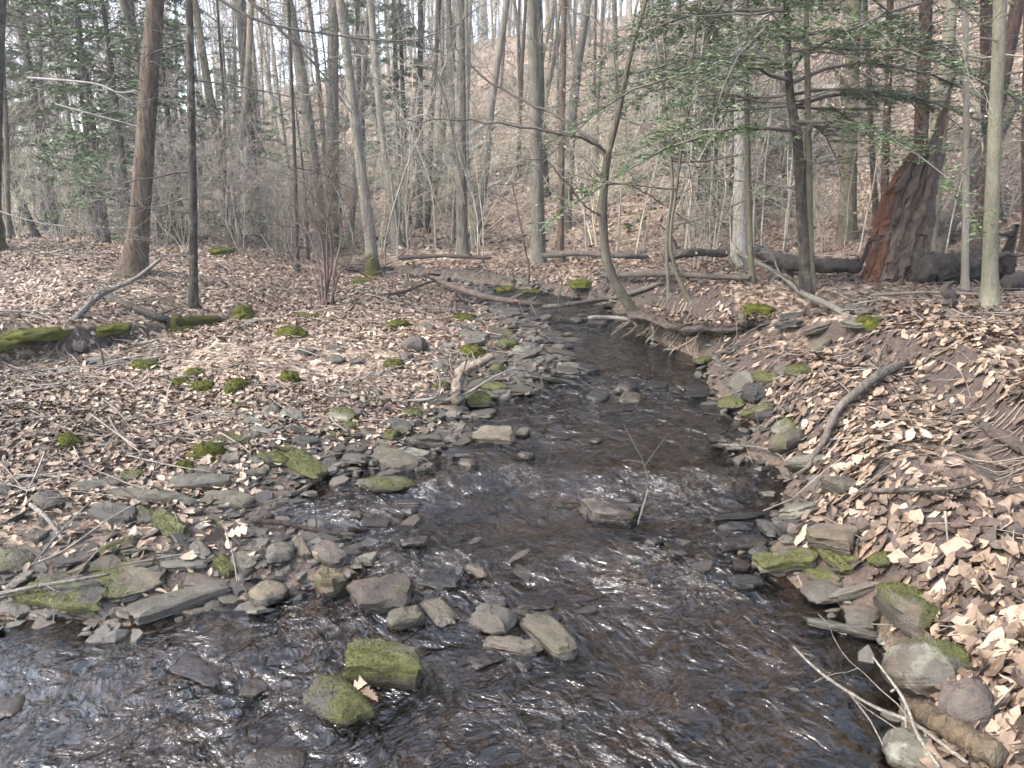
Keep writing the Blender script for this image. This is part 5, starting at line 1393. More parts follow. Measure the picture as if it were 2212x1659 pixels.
# low dead limbs that sweep in from the top left
def limb(label, L, Y, w0, tint, seed, dy=0.0, nt=14, group='long bare limbs reaching into view'):
    rg = np.random.default_rng(seed)
    q = np.array([at(u, v, Y + dy * i / (len(L) - 1)) for i, (u, v) in enumerate(L)]); o0 = q[0].copy(); q = catmull(q - o0, 30)
    mb = MB(); mb.tube(q, np.linspace(w0, w0 * .25, 30), 5, cap=False)
    for k in range(nt):
        j = int(rg.integers(4, 29)); dd = q[j] - q[j - 1]; dd /= np.linalg.norm(dd)
        grow(mb, q[j], dd * .8 + rg.normal(0, .45, 3), rg.uniform(.3, .9), w0 * .3, 2, rg, .0, (3, 3), .25, .8, .0018)
    o = thing('bare_limb', label, 'branch', o0, 0, group, mb.mesh('bare_limb', M_TWIG)); o['tint'] = [x * .7 for x in tint]

# ------------------------------------------------------------------ dead wood
def ground_pts(L, off=0.0):
    return np.array([gp(u, v, off + (h if h else 0)) if True else None for (u, v, *hh) in L for h in [hh[0] if hh else 0]])

def log(name, label, cat, L, r0, r1, mat, tint=None, k=8, n=24, lump=.16, group=None, twigs=0, seed=0, sink=.0, parts=None):
    """a fallen piece of wood through the listed points; each is (u, v) on the ground with an optional height above it"""
    q = ground_pts(L)
    o0 = q[0].copy(); q = catmull(q - o0, n)
    rg = np.random.default_rng(seed + 1000)
    rr_ = np.linspace(r0, r1, n); rr_[0] *= .72; rr_[-1] *= .6
    mb = MB(); mb.tube(q + [0, 0, r0 * .6 - sink], rr_, k, True, lump, seed)
    for j in range(twigs):
        i = int(rg.integers(2, n - 1)); dd = q[i] - q[i - 1]; dd /= np.linalg.norm(dd)
        grow(mb, q[i] + [0, 0, r0 * .6], dd * .6 + rg.normal(0, .6, 3) + [0, 0, .3], rg.uniform(.15, .5), max(r1 * .5, .003), 1, rg, 0, (2, 2), .3, .7, .0016)
    o = thing(name, label, cat, o0, 0, group, mb.mesh(name, mat, sharp=None))
    if tint is not None: o['tint'] = [x * .6 for x in tint]; o['rugged'] = .5; o['lichen'] = .2; o['foot'] = 0.0
    return o

GW = 'fallen branches and sticks'
log('driftwood', 'bleached crooked driftwood standing bent on the bar edge', 'driftwood', [(987, 882, -.03), (988, 862, .06), (990, 838, .14), (997, 815, .2), (1016, 803, .24), (1042, 790, .29), (1066, 777, .33)], .052, .024, M_DRIFT, k=14, n=40, lump=.55, seed=3, twigs=2)
log('fallen_branch', 'long brown fallen branch lying across the far stream', 'branch', [(931, 603, .12), (970, 620, .1), (1015, 636, .09), (1058, 647, .08), (1110, 656, .1), (1172, 663, .1)], .042, .03, M_BARK, (.15, .105, .085), 9, group=GW, twigs=4, seed=4)
log('fallen_branch', 'grey fallen pole running from the far stream to the right bank', 'branch', [(1172, 668, .06), (1240, 660, .1), (1320, 648, .1), (1380, 632, .06), (1430, 614, .04)], .032, .024, M_BARK, (.17, .145, .12), 8, group=GW, twigs=5, seed=5)
log('fallen_branch', 'thin forked branch resting left of the long brown one', 'branch', [(818, 643), (870, 633, .04), (905, 620, .06), (950, 606, .1)], .03, .018, M_BARK, (.13, .10, .08), 6, group=GW, twigs=6, seed=6)
log('fallen_branch', 'curved bare branch lying down the right leaf slope', 'branch', [(1956, 788, .02), (1902, 814, .05), (1868, 838, .06), (1835, 865, .06), (1808, 892, .07), (1791, 925, .07), (1781, 956, .06), (1758, 989, .05), (1741, 1019, .03), (1714, 1036, .0)], .028, .012, M_BARK, (.20, .165, .135), 8, 40, .12, GW, 5, 7)
log('fallen_branch', 'pale forked limb slanting over the right bank to the stream edge', 'branch', [(1590, 548, .15), (1640, 572, .12), (1690, 600, .1), (1730, 634, .06), (1790, 662, .05), (1850, 700, .0)], .02, .026, M_BARK, (.26, .235, .195), 7, 30, .1, GW, 6, 8)
log('fallen_branch', 'propped grey branch leaning up from the left bank', 'branch', [(158, 697), (215, 643, .12), (286, 610, .25), (320, 585, .4), (350, 562, .55)], .028, .016, M_BARK, (.24, .215, .18), 7, 24, .1, GW, 6, 9)
log('fallen_branch', 'dark mossy branch lying down from the propped grey branch', 'branch', [(230, 645), (290, 670, .03), (345, 690, .03), (395, 706)], .04, .035, M_BARK, (.08, .068, .055), 8, 20, .2, GW, 3, 10)
log('mossy_log', 'short moss-covered log on the left bar', 'log', [(365, 712), (420, 705), (478, 700)], .075, .05, M_MOSS, None, 10, 22, .35, GW, 0, 11)
log('fallen_branch', 'straight pale stick lying by the side channel at left', 'branch', [(118, 806), (200, 797), (275, 781)], .022, .014, M_BARK, (.22, .19, .16), 6, 18, .1, GW, 2, 12)
log('fallen_branch', 'dark stick behind the straight pale stick', 'branch', [(215, 806), (250, 792), (345, 778)], .024, .02, M_BARK, (.11, .09, .075), 6, 16, .1, GW, 1, 13)
log('fallen_branch', 'curved stick in the side channel at the left edge', 'branch', [(20, 818), (70, 816), (150, 815)], .016, .01, M_BARK, (.2, .175, .15), 6, 16, .1, GW, 3, 14)
log('fallen_branch', 'wet dark stick caught between stones at the left riffle', 'branch', [(545, 1128, .03), (620, 1135, .03), (700, 1152, .02), (772, 1160, .01)], .014, .01, M_BARK, (.06, .042, .035), 7, 18, .15, GW, 3, 15)
log('fallen_branch', 'long bare twig lying over stones at the lower left', 'branch', [(-20, 1290, .06), (90, 1268, .08), (170, 1255, .1), (240, 1242, .09)], .010, .006, M_BARK, (.27, .24, .21), 5, 20, .1, GW, 2, 16)
log('fallen_branch', 'thin straight twig rising across the leaves at lower left', 'branch', [(68, 1222, .05), (140, 1190, .1), (240, 1120, .16), (318, 1078, .22)], .005, .003, M_BARK, (.3, .27, .24), 4, 18, .0, GW, 2, 17)
log('fallen_branch', 'second thin twig crossing the first at lower left', 'branch', [(70, 1222, .04), (130, 1150, .12), (204, 1076, .2)], .004, .003, M_BARK, (.28, .25, .22), 4, 16, .0, GW, 1, 18)
log('fallen_branch', 'pale crooked stick among leaves left of the dark shaded block', 'branch', [(66, 1092, .03), (100, 1120, .04), (138, 1172, .02)], .012, .007, M_BARK, (.33, .3, .26), 6, 16, .15, GW, 1, 19)
log('fallen_branch', 'arched pale twig springing from the foot of the driftwood', 'branch', [(960, 868, .02), (1010, 850, .12), (1060, 820, .22), (1110, 800, .26), (1160, 812, .18), (1180, 845, .03)], .010, .005, M_BARK, (.34, .31, .26), 5, 26, .05, GW, 2, 20)
log('fallen_branch', 'bent bare branchlet lying left of the driftwood', 'branch', [(880, 868, .02), (940, 860, .06), (950, 820, .12), (930, 790, .16)], .012, .005, M_BARK, (.30, .27, .23), 5, 22, .05, GW, 4, 21)
log('fallen_branch', 'lichened twig stuck upright on the dark brown block', 'branch', [(1378, 1136, .0), (1385, 1110, .06), (1400, 1060, .14), (1398, 1050, .18), (1410, 1035, .22)], .007, .003, M_BARK, (.2, .2, .15), 5, 20, .1, GW, 1, 22)
log('fallen_branch', 'long pale twig hanging over the water at lower right', 'branch', [(1713, 1398, .18), (1772, 1454, .15), (1847, 1505, .12), (1907, 1537, .10), (1974, 1564, .08), (2090, 1650, .05)], .004, .007, M_BARK, (.36, .32, .26), 5, 26, .05, GW, 3, 23)
log('fallen_branch', 'second pale twig crossing the long one at lower right', 'branch', [(1885, 1420, .2), (1950, 1509, .14), (1982, 1588, .1), (2030, 1660, .06)], .004, .006, M_BARK, (.38, .34, .28), 5, 20, .05, GW, 2, 24)
log('weathered_log', 'tan weathered log half under leaves at the bottom right corner', 'log', [(1984, 1548, .04), (2060, 1590, .05), (2160, 1648, .05)], .028, .034, M_BARK, (.17, .125, .078), 14, 40, .4, GW, 0, 25)
log('fallen_branch', 'thin root-like branch reaching into the shallow water at right', 'branch', [(1560, 962, .03), (1640, 968, .06), (1690, 990, .05), (1705, 1030, .02)], .007, .005, M_BARK, (.27, .24, .2), 5, 20, .1, GW, 5, 26)
log('fallen_branch', 'dark stick among the right bank leaves', 'branch', [(1880, 1064, .03), (1950, 1062, .04), (2060, 1058, .05), (2120, 1040, .06)], .012, .008, M_BARK, (.15, .12, .1), 6, 20, .12, GW, 2, 27)
log('fallen_branch', 'grey stick lying at the far riffle edge', 'branch', [(1270, 690, .04), (1330, 690, .05), (1400, 700, .05)], .03, .02, M_BARK, (.25, .23, .2), 6, 16, .1, GW, 3, 28)
log('fallen_branch', 'mossy stick end lying on the left bar', 'branch', [(640, 683), (670, 686), (698, 688)], .03, .025, M_MOSS, None, 8, 14, .3, GW, 0, 29)
log('fallen_branch', 'long straight stick lying along the right bank top', 'branch', [(1880, 640, .04), (2000, 634, .05), (2150, 640, .05)], .016, .01, M_BARK, (.22, .19, .16), 6, 18, .1, GW, 2, 30)
# logs lying in the distance
log('fallen_log', 'dark mossy log lying left of the rotten snag', 'log', [(1632, 548, .1), (1690, 572, .1), (1745, 582, .1), (1862, 585, .1)], .075, .06, M_DARKLOG, None, 14, 50, .6, None, 4, 31)
log('fallen_log', 'thick black rotting log right of the snag', 'log', [(1985, 596, .08), (2060, 594, .08), (2120, 590, .08), (2186, 588, .1)], .115, .13, M_DARKLOG, None, 20, 60, .55, None, 2, 32)
log('fallen_log', 'dark log end at the right picture edge', 'log', [(2172, 622, .04), (2240, 614, .04)], .07, .07, M_DARKLOG, None, 12, 20, .45, None, 0, 33)
GL = 'grey logs lying in mid distance'
for i, (L, r_, lab) in enumerate([
    ([(862, 560, .1), (960, 556, .12), (1060, 560, .1)], .04, 'grey log lying left of the straight grey trunk in mid distance'),
    ([(1172, 556, .15), (1250, 552, .2), (1330, 556, .2), (1400, 560, .1)], .05, 'long mossy log right of the sturdy grey-green trunk'),
    ([(1300, 600, .1), (1420, 596, .1), (1500, 600, .06), (1620, 606, .05)], .04, 'brown log lying along the right bank behind the curved tree'),
    ([(740, 580, .05), (800, 586, .08), (850, 584, .05)], .05, 'mossy log near the left reach of water'),
    ([(1430, 560, .2), (1500, 552, .2), (1570, 556, .1)], .06, 'dark log lying left of the white-lit trunk'),
]):
    log('fallen_log', lab, 'log', L, r_, r_ * .7, M_BARK if i % 3 else M_DARKLOG, (.13, .11, .088), 8, 22, .35, GL, 3, 40 + i)
def hill_log(lab, u1, v1, u2, v2, r_, seed):
    a = gp(u1, v1); c = gp(u2, v2)
    q = a + (c - a) * np.linspace(0, 1, 20)[:, None]; q[:, 2] = ground(q[:, 0], q[:, 1]) + .18
    q[:, 2] = np.linspace(q[0, 2], q[-1, 2], 20) * .6 + q[:, 2] * .4 + .15
    mb = MB(); mb.tube(q - q[0], np.linspace(r_, r_ * .6, 20), 7, True, .15, seed)
    o = thing('fallen_log', lab, 'log', q[0], 0, 'pale logs fallen down the hillside', mb.mesh('fallen_log', M_BARK)); dress(o, (.36, .34, .3), .3, .1)
hill_log('longest pale log fallen down the hillside left of centre', 862, 446, 1080, 262, .13, 1)
hill_log('pale log lying parallel below the longest hillside log', 985, 372, 1050, 330, .10, 2)
hill_log('short pale hillside log nearest the grey trunks', 930, 400, 985, 340, .10, 3)
hill_log('brown log high on the hillside left of the snag', 1775, 238, 1840, 222, .13, 4)
hill_log('dark fallen stem on the slope behind the central trunks', 1040, 440, 1085, 420, .07, 5)

# leaning dead trunk behind the beech
q = np.array([gp(2018, 540), at(2060, 460, 9.6), at(2127, 336, 9.6), at(2190, 215, 9.6)]); o0 = q[0].copy()
o = thing('leaning_trunk', 'thick brown dead trunk leaning steeply behind the pale beech', 'tree', o0)
dress(link('trunk', trunk_mesh(q - o0, np.array([.12, .105, .1, .09]), 9, 12, 30, .2, .08), o), (.085, .068, .052), .6, .3)

# ------------------------------------------------------------------ the rotten snag
sb_ = gp(1925, 604)
zc = depth(sb_); px = zc / FPX
root = thing('rotten_snag', 'broken rotten tree snag with red crumbling wood on the right bank', 'snag', sb_)
rs = np.random.default_rng(12)
na, nh = 56, 46
HT = (604 - 182) * px * 1.02
def snag_point(a, t, extra=0.0):
    # centre line leans right going up; the trunk tears away on its left so that only a spike is left on the right
    cx = (1925 + 22 * t + 30 * t * t - 1925) * px
    prof = np.interp(t, [-.1, 0, .06, .16, .30, .42, .5, .62, .78, 1.0], [66, 53, 47, 44, 41, 37, 30, 19, 13, 8]) * px
    rid = 1 + .28 * vn(a * 4.2 + 3, t * 4, 2) + .34 * vn(a * 9 + 1, t * 6, 7) + .3 * vn(a * 19, t * 9, 8)
    if np.ndim(a): pass
    r_ = prof * rid + extra
    cx = cx + np.interp(t, [.4, .6, 1.0], [0, 14, 20]) * px
    return np.stack([cx + r_ * np.cos(a), .85 * r_ * np.sin(a), t * HT], -1)
A_, T_ = np.meshgrid(np.linspace(0, 2 * math.pi, na, endpoint=False), np.concatenate([[-.08], np.linspace(0, 1, nh - 1)]))
tcap = 1.0 * np.ones_like(A_)
left = .5 - .5 * np.cos(A_)                                            # 1 on the left side
capa = .50 + .10 * (1 - left) + .22 * vn(A_ * 5, A_ * 0, 4) + .2 * vn(A_ * 13, A_ * 0, 5)
V = snag_point(A_.ravel(), np.minimum(T_, capa).ravel())
V = V.reshape(nh, na, 3)
inn = np.clip((T_ - capa) / .5, 0, 1)[..., None]
ctr = V.mean(1, keepdims=True); V = V * (1 - inn * .8) + ctr * inn * .8 * [1, 1, 1]
mb = MB()
i = np.arange(nh - 1)[:, None] * na; j = np.arange(na)[None]; j2 = (j + 1) % na
mb.add(V.reshape(-1, 3), None, np.stack([i + j, i + j2, i + na + j2, i + na + j], -1).reshape(-1, 4))
link('rotten_core', mb.mesh('rotten_core', M_SNAG, sharp=40), root, label='dark ridged rotten wood of the snag')
# red crumbly flank on the left and strips of loose bark
def plate(a, t, w, h, th, mat, nm, out=.012):
    c = snag_point(np.array([a]), np.array([t]), out)[0]
    n_ = 6
    ts = np.linspace(-.5, .5, n_) * h; ws = np.array([.55, 1, .85, 1, .7, .3]) * w * rs.uniform(.7, 1.2, n_)
    V = []
    for tt, ww in zip(ts, ws):
        row = []
        for s_, e_ in ((-.5, .0), (0, th * .6), (.5, .0)):
            aa = a + s_ * ww / .2; row.append(snag_point(np.array([aa]), np.array([t + tt / HT]), out + e_ + rs.normal(0, .006))[0])
        V += row
    V = np.array(V); o0 = V.mean(0); n = len(V)
    inn_ = V - np.array([[math.cos(a), math.sin(a), 0]]) * th
    f = []
    for r_ in range(n_ - 1):
        for k in range(2):
            q0 = r_ * 3 + k; f.append([q0, q0 + 1, q0 + 4, q0 + 3]); f.append([n + q0, n + q0 + 3, n + q0 + 4, n + q0 + 1])
        f.append([r_ * 3, r_ * 3 + 3, n + r_ * 3 + 3, n + r_ * 3]); f.append([r_ * 3 + 2, n + r_ * 3 + 2, n + r_ * 3 + 5, r_ * 3 + 5])
    e = (n_ - 1) * 3
    f += [[0, n, n + 1, 1], [1, n + 1, n + 2, 2], [e, e + 1, n + e + 1, n + e], [e + 1, e + 2, n + e + 2, n + e + 1]]
    mb = MB(); mb.add(np.vstack([V, inn_]) - o0, None, np.array(f))
    link(nm, mb.mesh(nm, mat, smooth=False), root, o0)
for k in range(70):
    a = rs.uniform(2.5, 4.6); t = rs.uniform(.0, .5) if k < 50 else rs.uniform(.45, .62)
    red = a < 3.9 - t * .8
    plate(a, t, rs.uniform(.035, .09), rs.uniform(.10, .32), rs.uniform(.02, .05), M_RUST if red else M_STRIP, 'wood_strip', rs.uniform(.0, .045))
for k in range(60):
    a = rs.uniform(4.2, 6.4); t = rs.uniform(.0, .55)
    plate(a, t, rs.uniform(.04, .10), rs.uniform(.14, .4), rs.uniform(.02, .045), M_STRIP, 'bark_strip', rs.uniform(.0, .05))
for k in range(15):                                                     # splinters left standing along the torn right side
    a = rs.uniform(-1.5, 1.2) if k > 2 else rs.uniform(-.5, .3); t0 = rs.uniform(.2, .42); t1 = rs.uniform(.58, .8) if k > 2 else rs.uniform(.86, 1.02)
    p0 = snag_point(np.array([a]), np.array([t0]), -.05)[0]; p1 = snag_point(np.array([a * .5]), np.array([t1]), -.01)[0]
    q = catmull(np.array([p0, (p0 + p1) / 2 + rs.normal(0, .012, 3), p1]), 12)
    w0 = rs.uniform(.035, .07); mb = MB(); mb.tube(q - p0, w0 * np.linspace(1, .12, 12) * rs.uniform(.7, 1.3, 12), 6, True, .6, k)
    link('splinter', mb.mesh('splinter', M_STRIP if k % 3 else M_RUST, smooth=False), root, p0)
trees_xy.append((sb_[0], sb_[1], .6))
# charred stub near the right plateau edge
cb = gp(2046, 668); mb = MB()
mb.tube(catmull(np.array([[0, 0, -.05], [.01, 0, .07], [-.03, .01, .15], [.02, 0, .2]]), 14), np.array([.05, .055, .05, .052, .045, .04, .045, .035, .03, .032, .024, .02, .012, .004]), 9, True, .5, 2)
thing('charred_stub', 'small black stub poking from leaves on the right bank', 'stump', cb, 0, None, mb.mesh('charred_stub', M_DARKLOG, sharp=40))

# long bare limbs sweeping down from trees outside the frame
limb('dark bare limb sweeping down across the top left', [(520, -20), (600, 60), (680, 140), (760, 245)], 8.5, .022, (.075, .062, .052), 1)
limb('long thin bare limb crossing the top left near the sky', [(430, -30), (560, 45), (720, 75), (880, 88), (1000, 50)], 8.0, .018, (.07, .058, .05), 2)
limb('pale drooping limb crossing before the reddish-brown trunk', [(60, 168), (200, 180), (260, 200), (330, 190), (420, 195)], 8.8, .014, (.26, .24, .215), 3)
limb('pale twiggy limb low across the reddish-brown trunk', [(120, 225), (230, 255), (300, 275), (370, 315)], 9.5, .012, (.24, .22, .2), 4)
limb('thin limb across the left woods near the ground', [(-20, 450), (60, 475), (150, 490), (300, 492)], 8.2, .010, (.2, .18, .155), 5)
limb('slanting bare sapling limb before the hillside', [(1005, 440), (960, 210), (905, 80), (870, -20)], 9.5, .016, (.1, .085, .07), 6)
limb('dark bare limb crossing the hemlock at the upper right', [(1990, 5), (1900, 35), (1850, 70), (1780, 130)], 8.5, .02, (.08, .062, .052), 7)
limb('dead dark limb crossing the hillside right of the white-lit trunk', [(1995, 220), (1910, 215), (1860, 245), (1800, 250)], 9.6, .014, (.08, .062, .052), 8)
limb('thin branch with withered leaves at the right picture edge', [(2230, 300), (2150, 320), (2060, 400), (2010, 520)], 7.5, .008, (.2, .175, .14), 9)

# withered beech leaves still hanging in the understory
def quads_leaves(P, size, seed, flat=.6):
    r = np.random.default_rng(seed); n = len(P)
    a = r.normal(0, 1, (n, 3)); a[:, 2] *= flat; a /= np.linalg.norm(a, axis=1)[:, None]
    b = np.cross(a, r.normal(0, 1, (n, 3))); b /= np.linalg.norm(b, axis=1)[:, None]
    nn = np.cross(a, b)
    l = (size * r.uniform(.6, 1.2, n))[:, None]
    V = np.stack([P - a * l, P + b * l * .42 + nn * l * .15, P + a * l, P - b * l * .42 + nn * l * .15], 1).reshape(-1, 3)
    mb = MB(); mb.add(V, None, np.arange(4 * n).reshape(-1, 4))
    return mb, np.repeat(.72 + .3 * r.random(n), 4)
r = np.random.default_rng(4)
P = np.array([at(r.uniform(1040, 1640), r.uniform(60, 600), r.uniform(9.5, 13.5)) for _ in range(420)] + [at(r.uniform(1500, 2200), r.uniform(150, 560), r.uniform(7, 9.5)) for _ in range(170)])
P = P[P[:, 2] > ground(P[:, 0], P[:, 1]) + .25]
mb, rv = quads_leaves(P, .032, 5)
link('withered_leaves', mb.mesh('withered_leaves', M_LEAF, smooth=False, attrs={'rnd': rv}), kind='stuff', label='pale withered leaves hanging on understory twigs', category='leaves')

# ------------------------------------------------------------------ moss, roots, bank ledge
def moss_clump(u, v, w, h, label, group='moss clumps on the banks'):
    p = gp(u, v); seed = int(u * 7 + v)
    n, m = 18, 7; th = np.linspace(0, 2 * math.pi, n, endpoint=False); rr_ = np.random.default_rng(seed)
    V = []
    for k in range(m):
        t = k / m; rad = w / 2 * math.cos(t * math.pi / 2) ** .7
        q = rad * (1 + .25 * vn(np.cos(th) * 1.5 + seed, np.sin(th) * 1.5 + t, 1) + .12 * rr_.standard_normal(n))
        V.append(np.stack([q * np.cos(th), q * np.sin(th) * .75, np.full(n, h * math.sin(t * math.pi / 2)) + h * .12 * rr_.standard_normal(n)], 1))
    V = np.vstack(V + [[[0, 0, h]]]); V[:n, 2] -= .03
    i = np.arange(m - 1)[:, None] * n; j = np.arange(n)[None]; j2 = (j + 1) % n
    f4 = np.stack([i + j, i + j2, i + n + j2, i + n + j], -1).reshape(-1, 4); j = np.arange(n)
    f3 = np.stack([(m - 1) * n + j, (m - 1) * n + (j + 1) % n, np.full(n, m * n)], 1)
    mb = MB(); mb.add(V, f3, f4)
    o = thing('moss_clump', label, 'moss', p, rr_.uniform(0, 6.28), group, mb.mesh('moss_clump', M_MOSS, attrs={'rnd': rr_.random(len(V))}))
    t = moss_tufts(V, f4, f3, np.ones(len(V)), seed, 26000, .0065, 1100)
    if t: link('tuft', t, o, kind='stuff')
MC = [(393, 836, .18, .06, 'bright moss clump leftmost of three in a row on the left bar'), (440, 842, .2, .06, 'bright moss clump in the middle of three on the left bar'), (511, 842, .2, .07, 'bright moss clump rightmost of three in a row on the left bar'),
      (624, 822, .2, .07, 'moss clump on a stone in the right of the left bar'), (420, 812, .2, .05, 'flat moss clump above the row of three'), (312, 795, .22, .06, 'moss clump beside the dark stick at left'),
      (628, 725, .3, .08, 'moss clump on the bar left of the peaked boulder'), (527, 688, .28, .14, 'tall moss-covered knob at the end of the short mossy log'), (148, 964, .14, .07, 'moss clump below the plank-like stone'),
      (447, 984, .2, .07, 'moss clump above the small grey slab'), (400, 1016, .12, .05, 'small bright moss clump above the wide grey slab'), (238, 712, .34, .045, 'large moss cushion on the left scarp right of the side channel'),
      (80, 722, .55, .05, 'large moss cushion on the left scarp above the side channel'), (10, 740, .5, .05, 'mossy mound at the left picture edge by the side channel'), 
      (390, 716, .3, .06, 'moss patch under the short mossy log'), (850, 790, .18, .05, 'moss clump below the small reddish boulder'), (1020, 765, .3, .07, 'moss patch on the far stony bar'), (860, 705, .3, .06, 'moss patch above the peaked boulder'), (955, 838, .16, .05, 'moss clump left of the driftwood'),
      (1640, 668, .35, .04, 'moss patch on the brink of the cut bank'), (1880, 700, .25, .05, 'moss patch below the pale bank slabs'), (1260, 612, .5, .05, 'mossy hump on the far right bank'), (1090, 627, .4, .05, 'mossy stone hump at the stream bend'), (1150, 632, .35, .04, 'second mossy hump at the stream bend'), (480, 545, .5, .06, 'moss strip on the far left bank'), (790, 610, .4, .06, 'moss mound at the left reach of water'), (1000, 690, .3, .06, 'moss patch left of the dark tipping slab')]
for c in MC: moss_clump(*c)

def sod_ledge(label, L, over, th, seed):
    r = np.random.default_rng(seed)
    q = np.array([gp(u, v) for u, v in L]); q = catmull(q, 40); n = len(q)
    tg = np.gradient(q[:, :2], axis=0); tg /= np.linalg.norm(tg, axis=1)[:, None]
    nrm = np.stack([-tg[:, 1], tg[:, 0]], 1)
    nrm *= np.sign((nrm * (np.array([[np.interp(p[1], _my, _mx), p[1]] for p in q]) - q[:, :2])).sum(1))[:, None]
    j = fbm(np.arange(n) * .35, np.zeros(n), 3, seed)
    prof = [(-.35, -.25), (-.1, -.12), (.5, -.15), (.9, -.35), (1.0, -.6), (.75, -1.0), (.2, -1.1), (-.3, -1.2)]
    V = []
    for a, hgt in prof:
        off = over * a * (1 + .8 * j)
        p = q.copy(); p[:, :2] += nrm * off[:, None]; p[:, 2] = q[:, 2] + th * hgt * (1 + .5 * fbm(np.arange(n) * .5, np.full(n, a), 2, seed + 3)) + r.normal(0, .008, n)
        V.append(p)
    V = np.stack(V, 1); m = len(prof)
    i = np.arange(n - 1)[:, None] * m; k = np.arange(m)[None]; k2 = (k + 1) % m
    f4 = np.stack([i + k, i + k2, i + m + k2, i + m + k], -1).reshape(-1, 4)
    mb = MB(); mb.add(V.reshape(-1, 3), None, f4)
    link('bank_ledge', mb.mesh('bank_ledge', M_GROUND, attrs={'litter': np.full(n * m, .05), 'bed': np.zeros(n * m)}), label=label, kind='structure')
    return q, nrm
q1, n1 = sod_ledge('overhanging root-bound brink of the right cut bank', [(1400, 660), (1450, 672), (1510, 690), (1570, 692), (1640, 680), (1690, 690)], .34, .09, 3)
q2, n2 = sod_ledge('crumbling brink of the near right bank', [(1840, 760), (1920, 800), (1990, 842), (2080, 880), (2190, 930), (2300, 1000)], .09, .05, 5)

def rootlets(q, nrm, n, ln, r0, seed, mb, out=.25, z=.0):
    r = np.random.default_rng(seed)
    for _ in range(n):
        i = int(r.integers(len(q))); p = q[i] + [r.normal(0, .04), r.normal(0, .04), z - r.uniform(0, .06)]
        d = np.array([nrm[i][0] * r.uniform(.3, 1.2), nrm[i][1] * r.uniform(.3, 1.2), r.uniform(-.8, .15)])
        pts = [p]; L = r.uniform(*ln)
        for k in range(6):
            d = d + r.normal(0, .22, 3) + [0, 0, -.18]; d /= np.linalg.norm(d); pts.append(pts[-1] + d * L / 6)
        pts = np.array(pts); g = ground(pts[:, 0], pts[:, 1]) + .008; pts[:, 2] = np.maximum(pts[:, 2], g)
        mb.tube(pts, np.linspace(1, .35, 7) * r0 * r.uniform(.5, 1.6), 4, cap=False)
mb = MB(); rootlets(q1, n1, 70, (.2, .6), .008, 1, mb); rootlets(q2, n2, 170, (.12, .45), .0035, 2, mb)
bb = gp(1412, 716)
qq = np.repeat(bb[None], 10, 0) + np.random.default_rng(3).normal(0, .08, (10, 3)); rootlets(qq, np.repeat([[-.5, -.6]], 10, 0), 12, (.25, .6), .007, 4, mb)
o = link('root_tangle', mb.mesh('root_tangle', M_TWIG), kind='stuff', label='tangle of bare roots hanging from the right bank', category='roots'); o['tint'] = (.13, .105, .08)

# ------------------------------------------------------------------ leaf litter and twigs
def rotm(yaw, pit, rol):
    cy, sy, cp, sp, cr, sr = np.cos(yaw), np.sin(yaw), np.cos(pit), np.sin(pit), np.cos(rol), np.sin(rol)
    M = np.empty((len(yaw), 3, 3))
    M[:, 0] = np.stack([cy * cp, cy * sp * sr - sy * cr, cy * sp * cr + sy * sr], 1)
    M[:, 1] = np.stack([sy * cp, sy * sp * sr + cy * cr, sy * sp * cr - cy * sr], 1)
    M[:, 2] = np.stack([-sp, cp * sr, cp * cr], 1)
    return M

def leaf_template(kind, seed):
    r = np.random.default_rng(seed)
    if kind == 0:                                                       # lobed oak leaf
        xs = np.array([-.5, -.42, -.33, -.22, -.12, -.02, .08, .19, .29, .40, .5]); w = np.array([.015, .05, .16, .09, .25, .11, .30, .14, .26, .15, .02])
    elif kind == 1:                                                     # plain beech leaf
        xs = np.array([-.5, -.38, -.2, 0, .2, .38, .5]); w = np.array([.015, .13, .24, .28, .22, .11, .01])
    elif kind == 3:
        V = np.array([[-.5, .05, 0], [-.5, -.05, 0], [0, .25, .08], [0, -.25, .08], [.5, .04, 0], [.5, -.04, 0]]) + r.normal(0, .03, (6, 3)); V[:, 2] *= r.uniform(-1.5, 2)
        return V, np.array([[0, 1, 3, 2], [2, 3, 5, 4]])
    else:
        xs = np.array([-.5, -.1, .3, .5]); w = np.array([.03, .27, .2, .02])
    n = len(xs); wl_ = w * r.uniform(.8, 1.2, n); wr_ = w * r.uniform(.8, 1.2, n)
    sk = .35 if kind == 0 else 0.0
    L = np.stack([xs + wl_ * sk, wl_, 0 * xs], 1); C_ = np.stack([xs, 0 * xs, 0 * xs], 1); Rr = np.stack([xs + wr_ * sk, -wr_, 0 * xs], 1)
    V = np.stack([L, C_, Rr], 1).reshape(-1, 3)
    i = (np.arange(n - 1) * 3)[:, None]; k = np.array([0, 1])[None]
    F = np.stack([i + k, i + k + 1, i + k + 4, i + k + 3], -1).reshape(-1, 4)
    c1, c2, c3 = r.uniform(-1.6, 2.2), r.uniform(-.5, .9), r.uniform(-.5, .5)
    V[:, 2] = c1 * V[:, 1] ** 2 * 1.4 + c2 * V[:, 0] ** 2 * .7 + c3 * V[:, 0] * V[:, 1] + r.normal(0, .018, len(V))
    return V, F

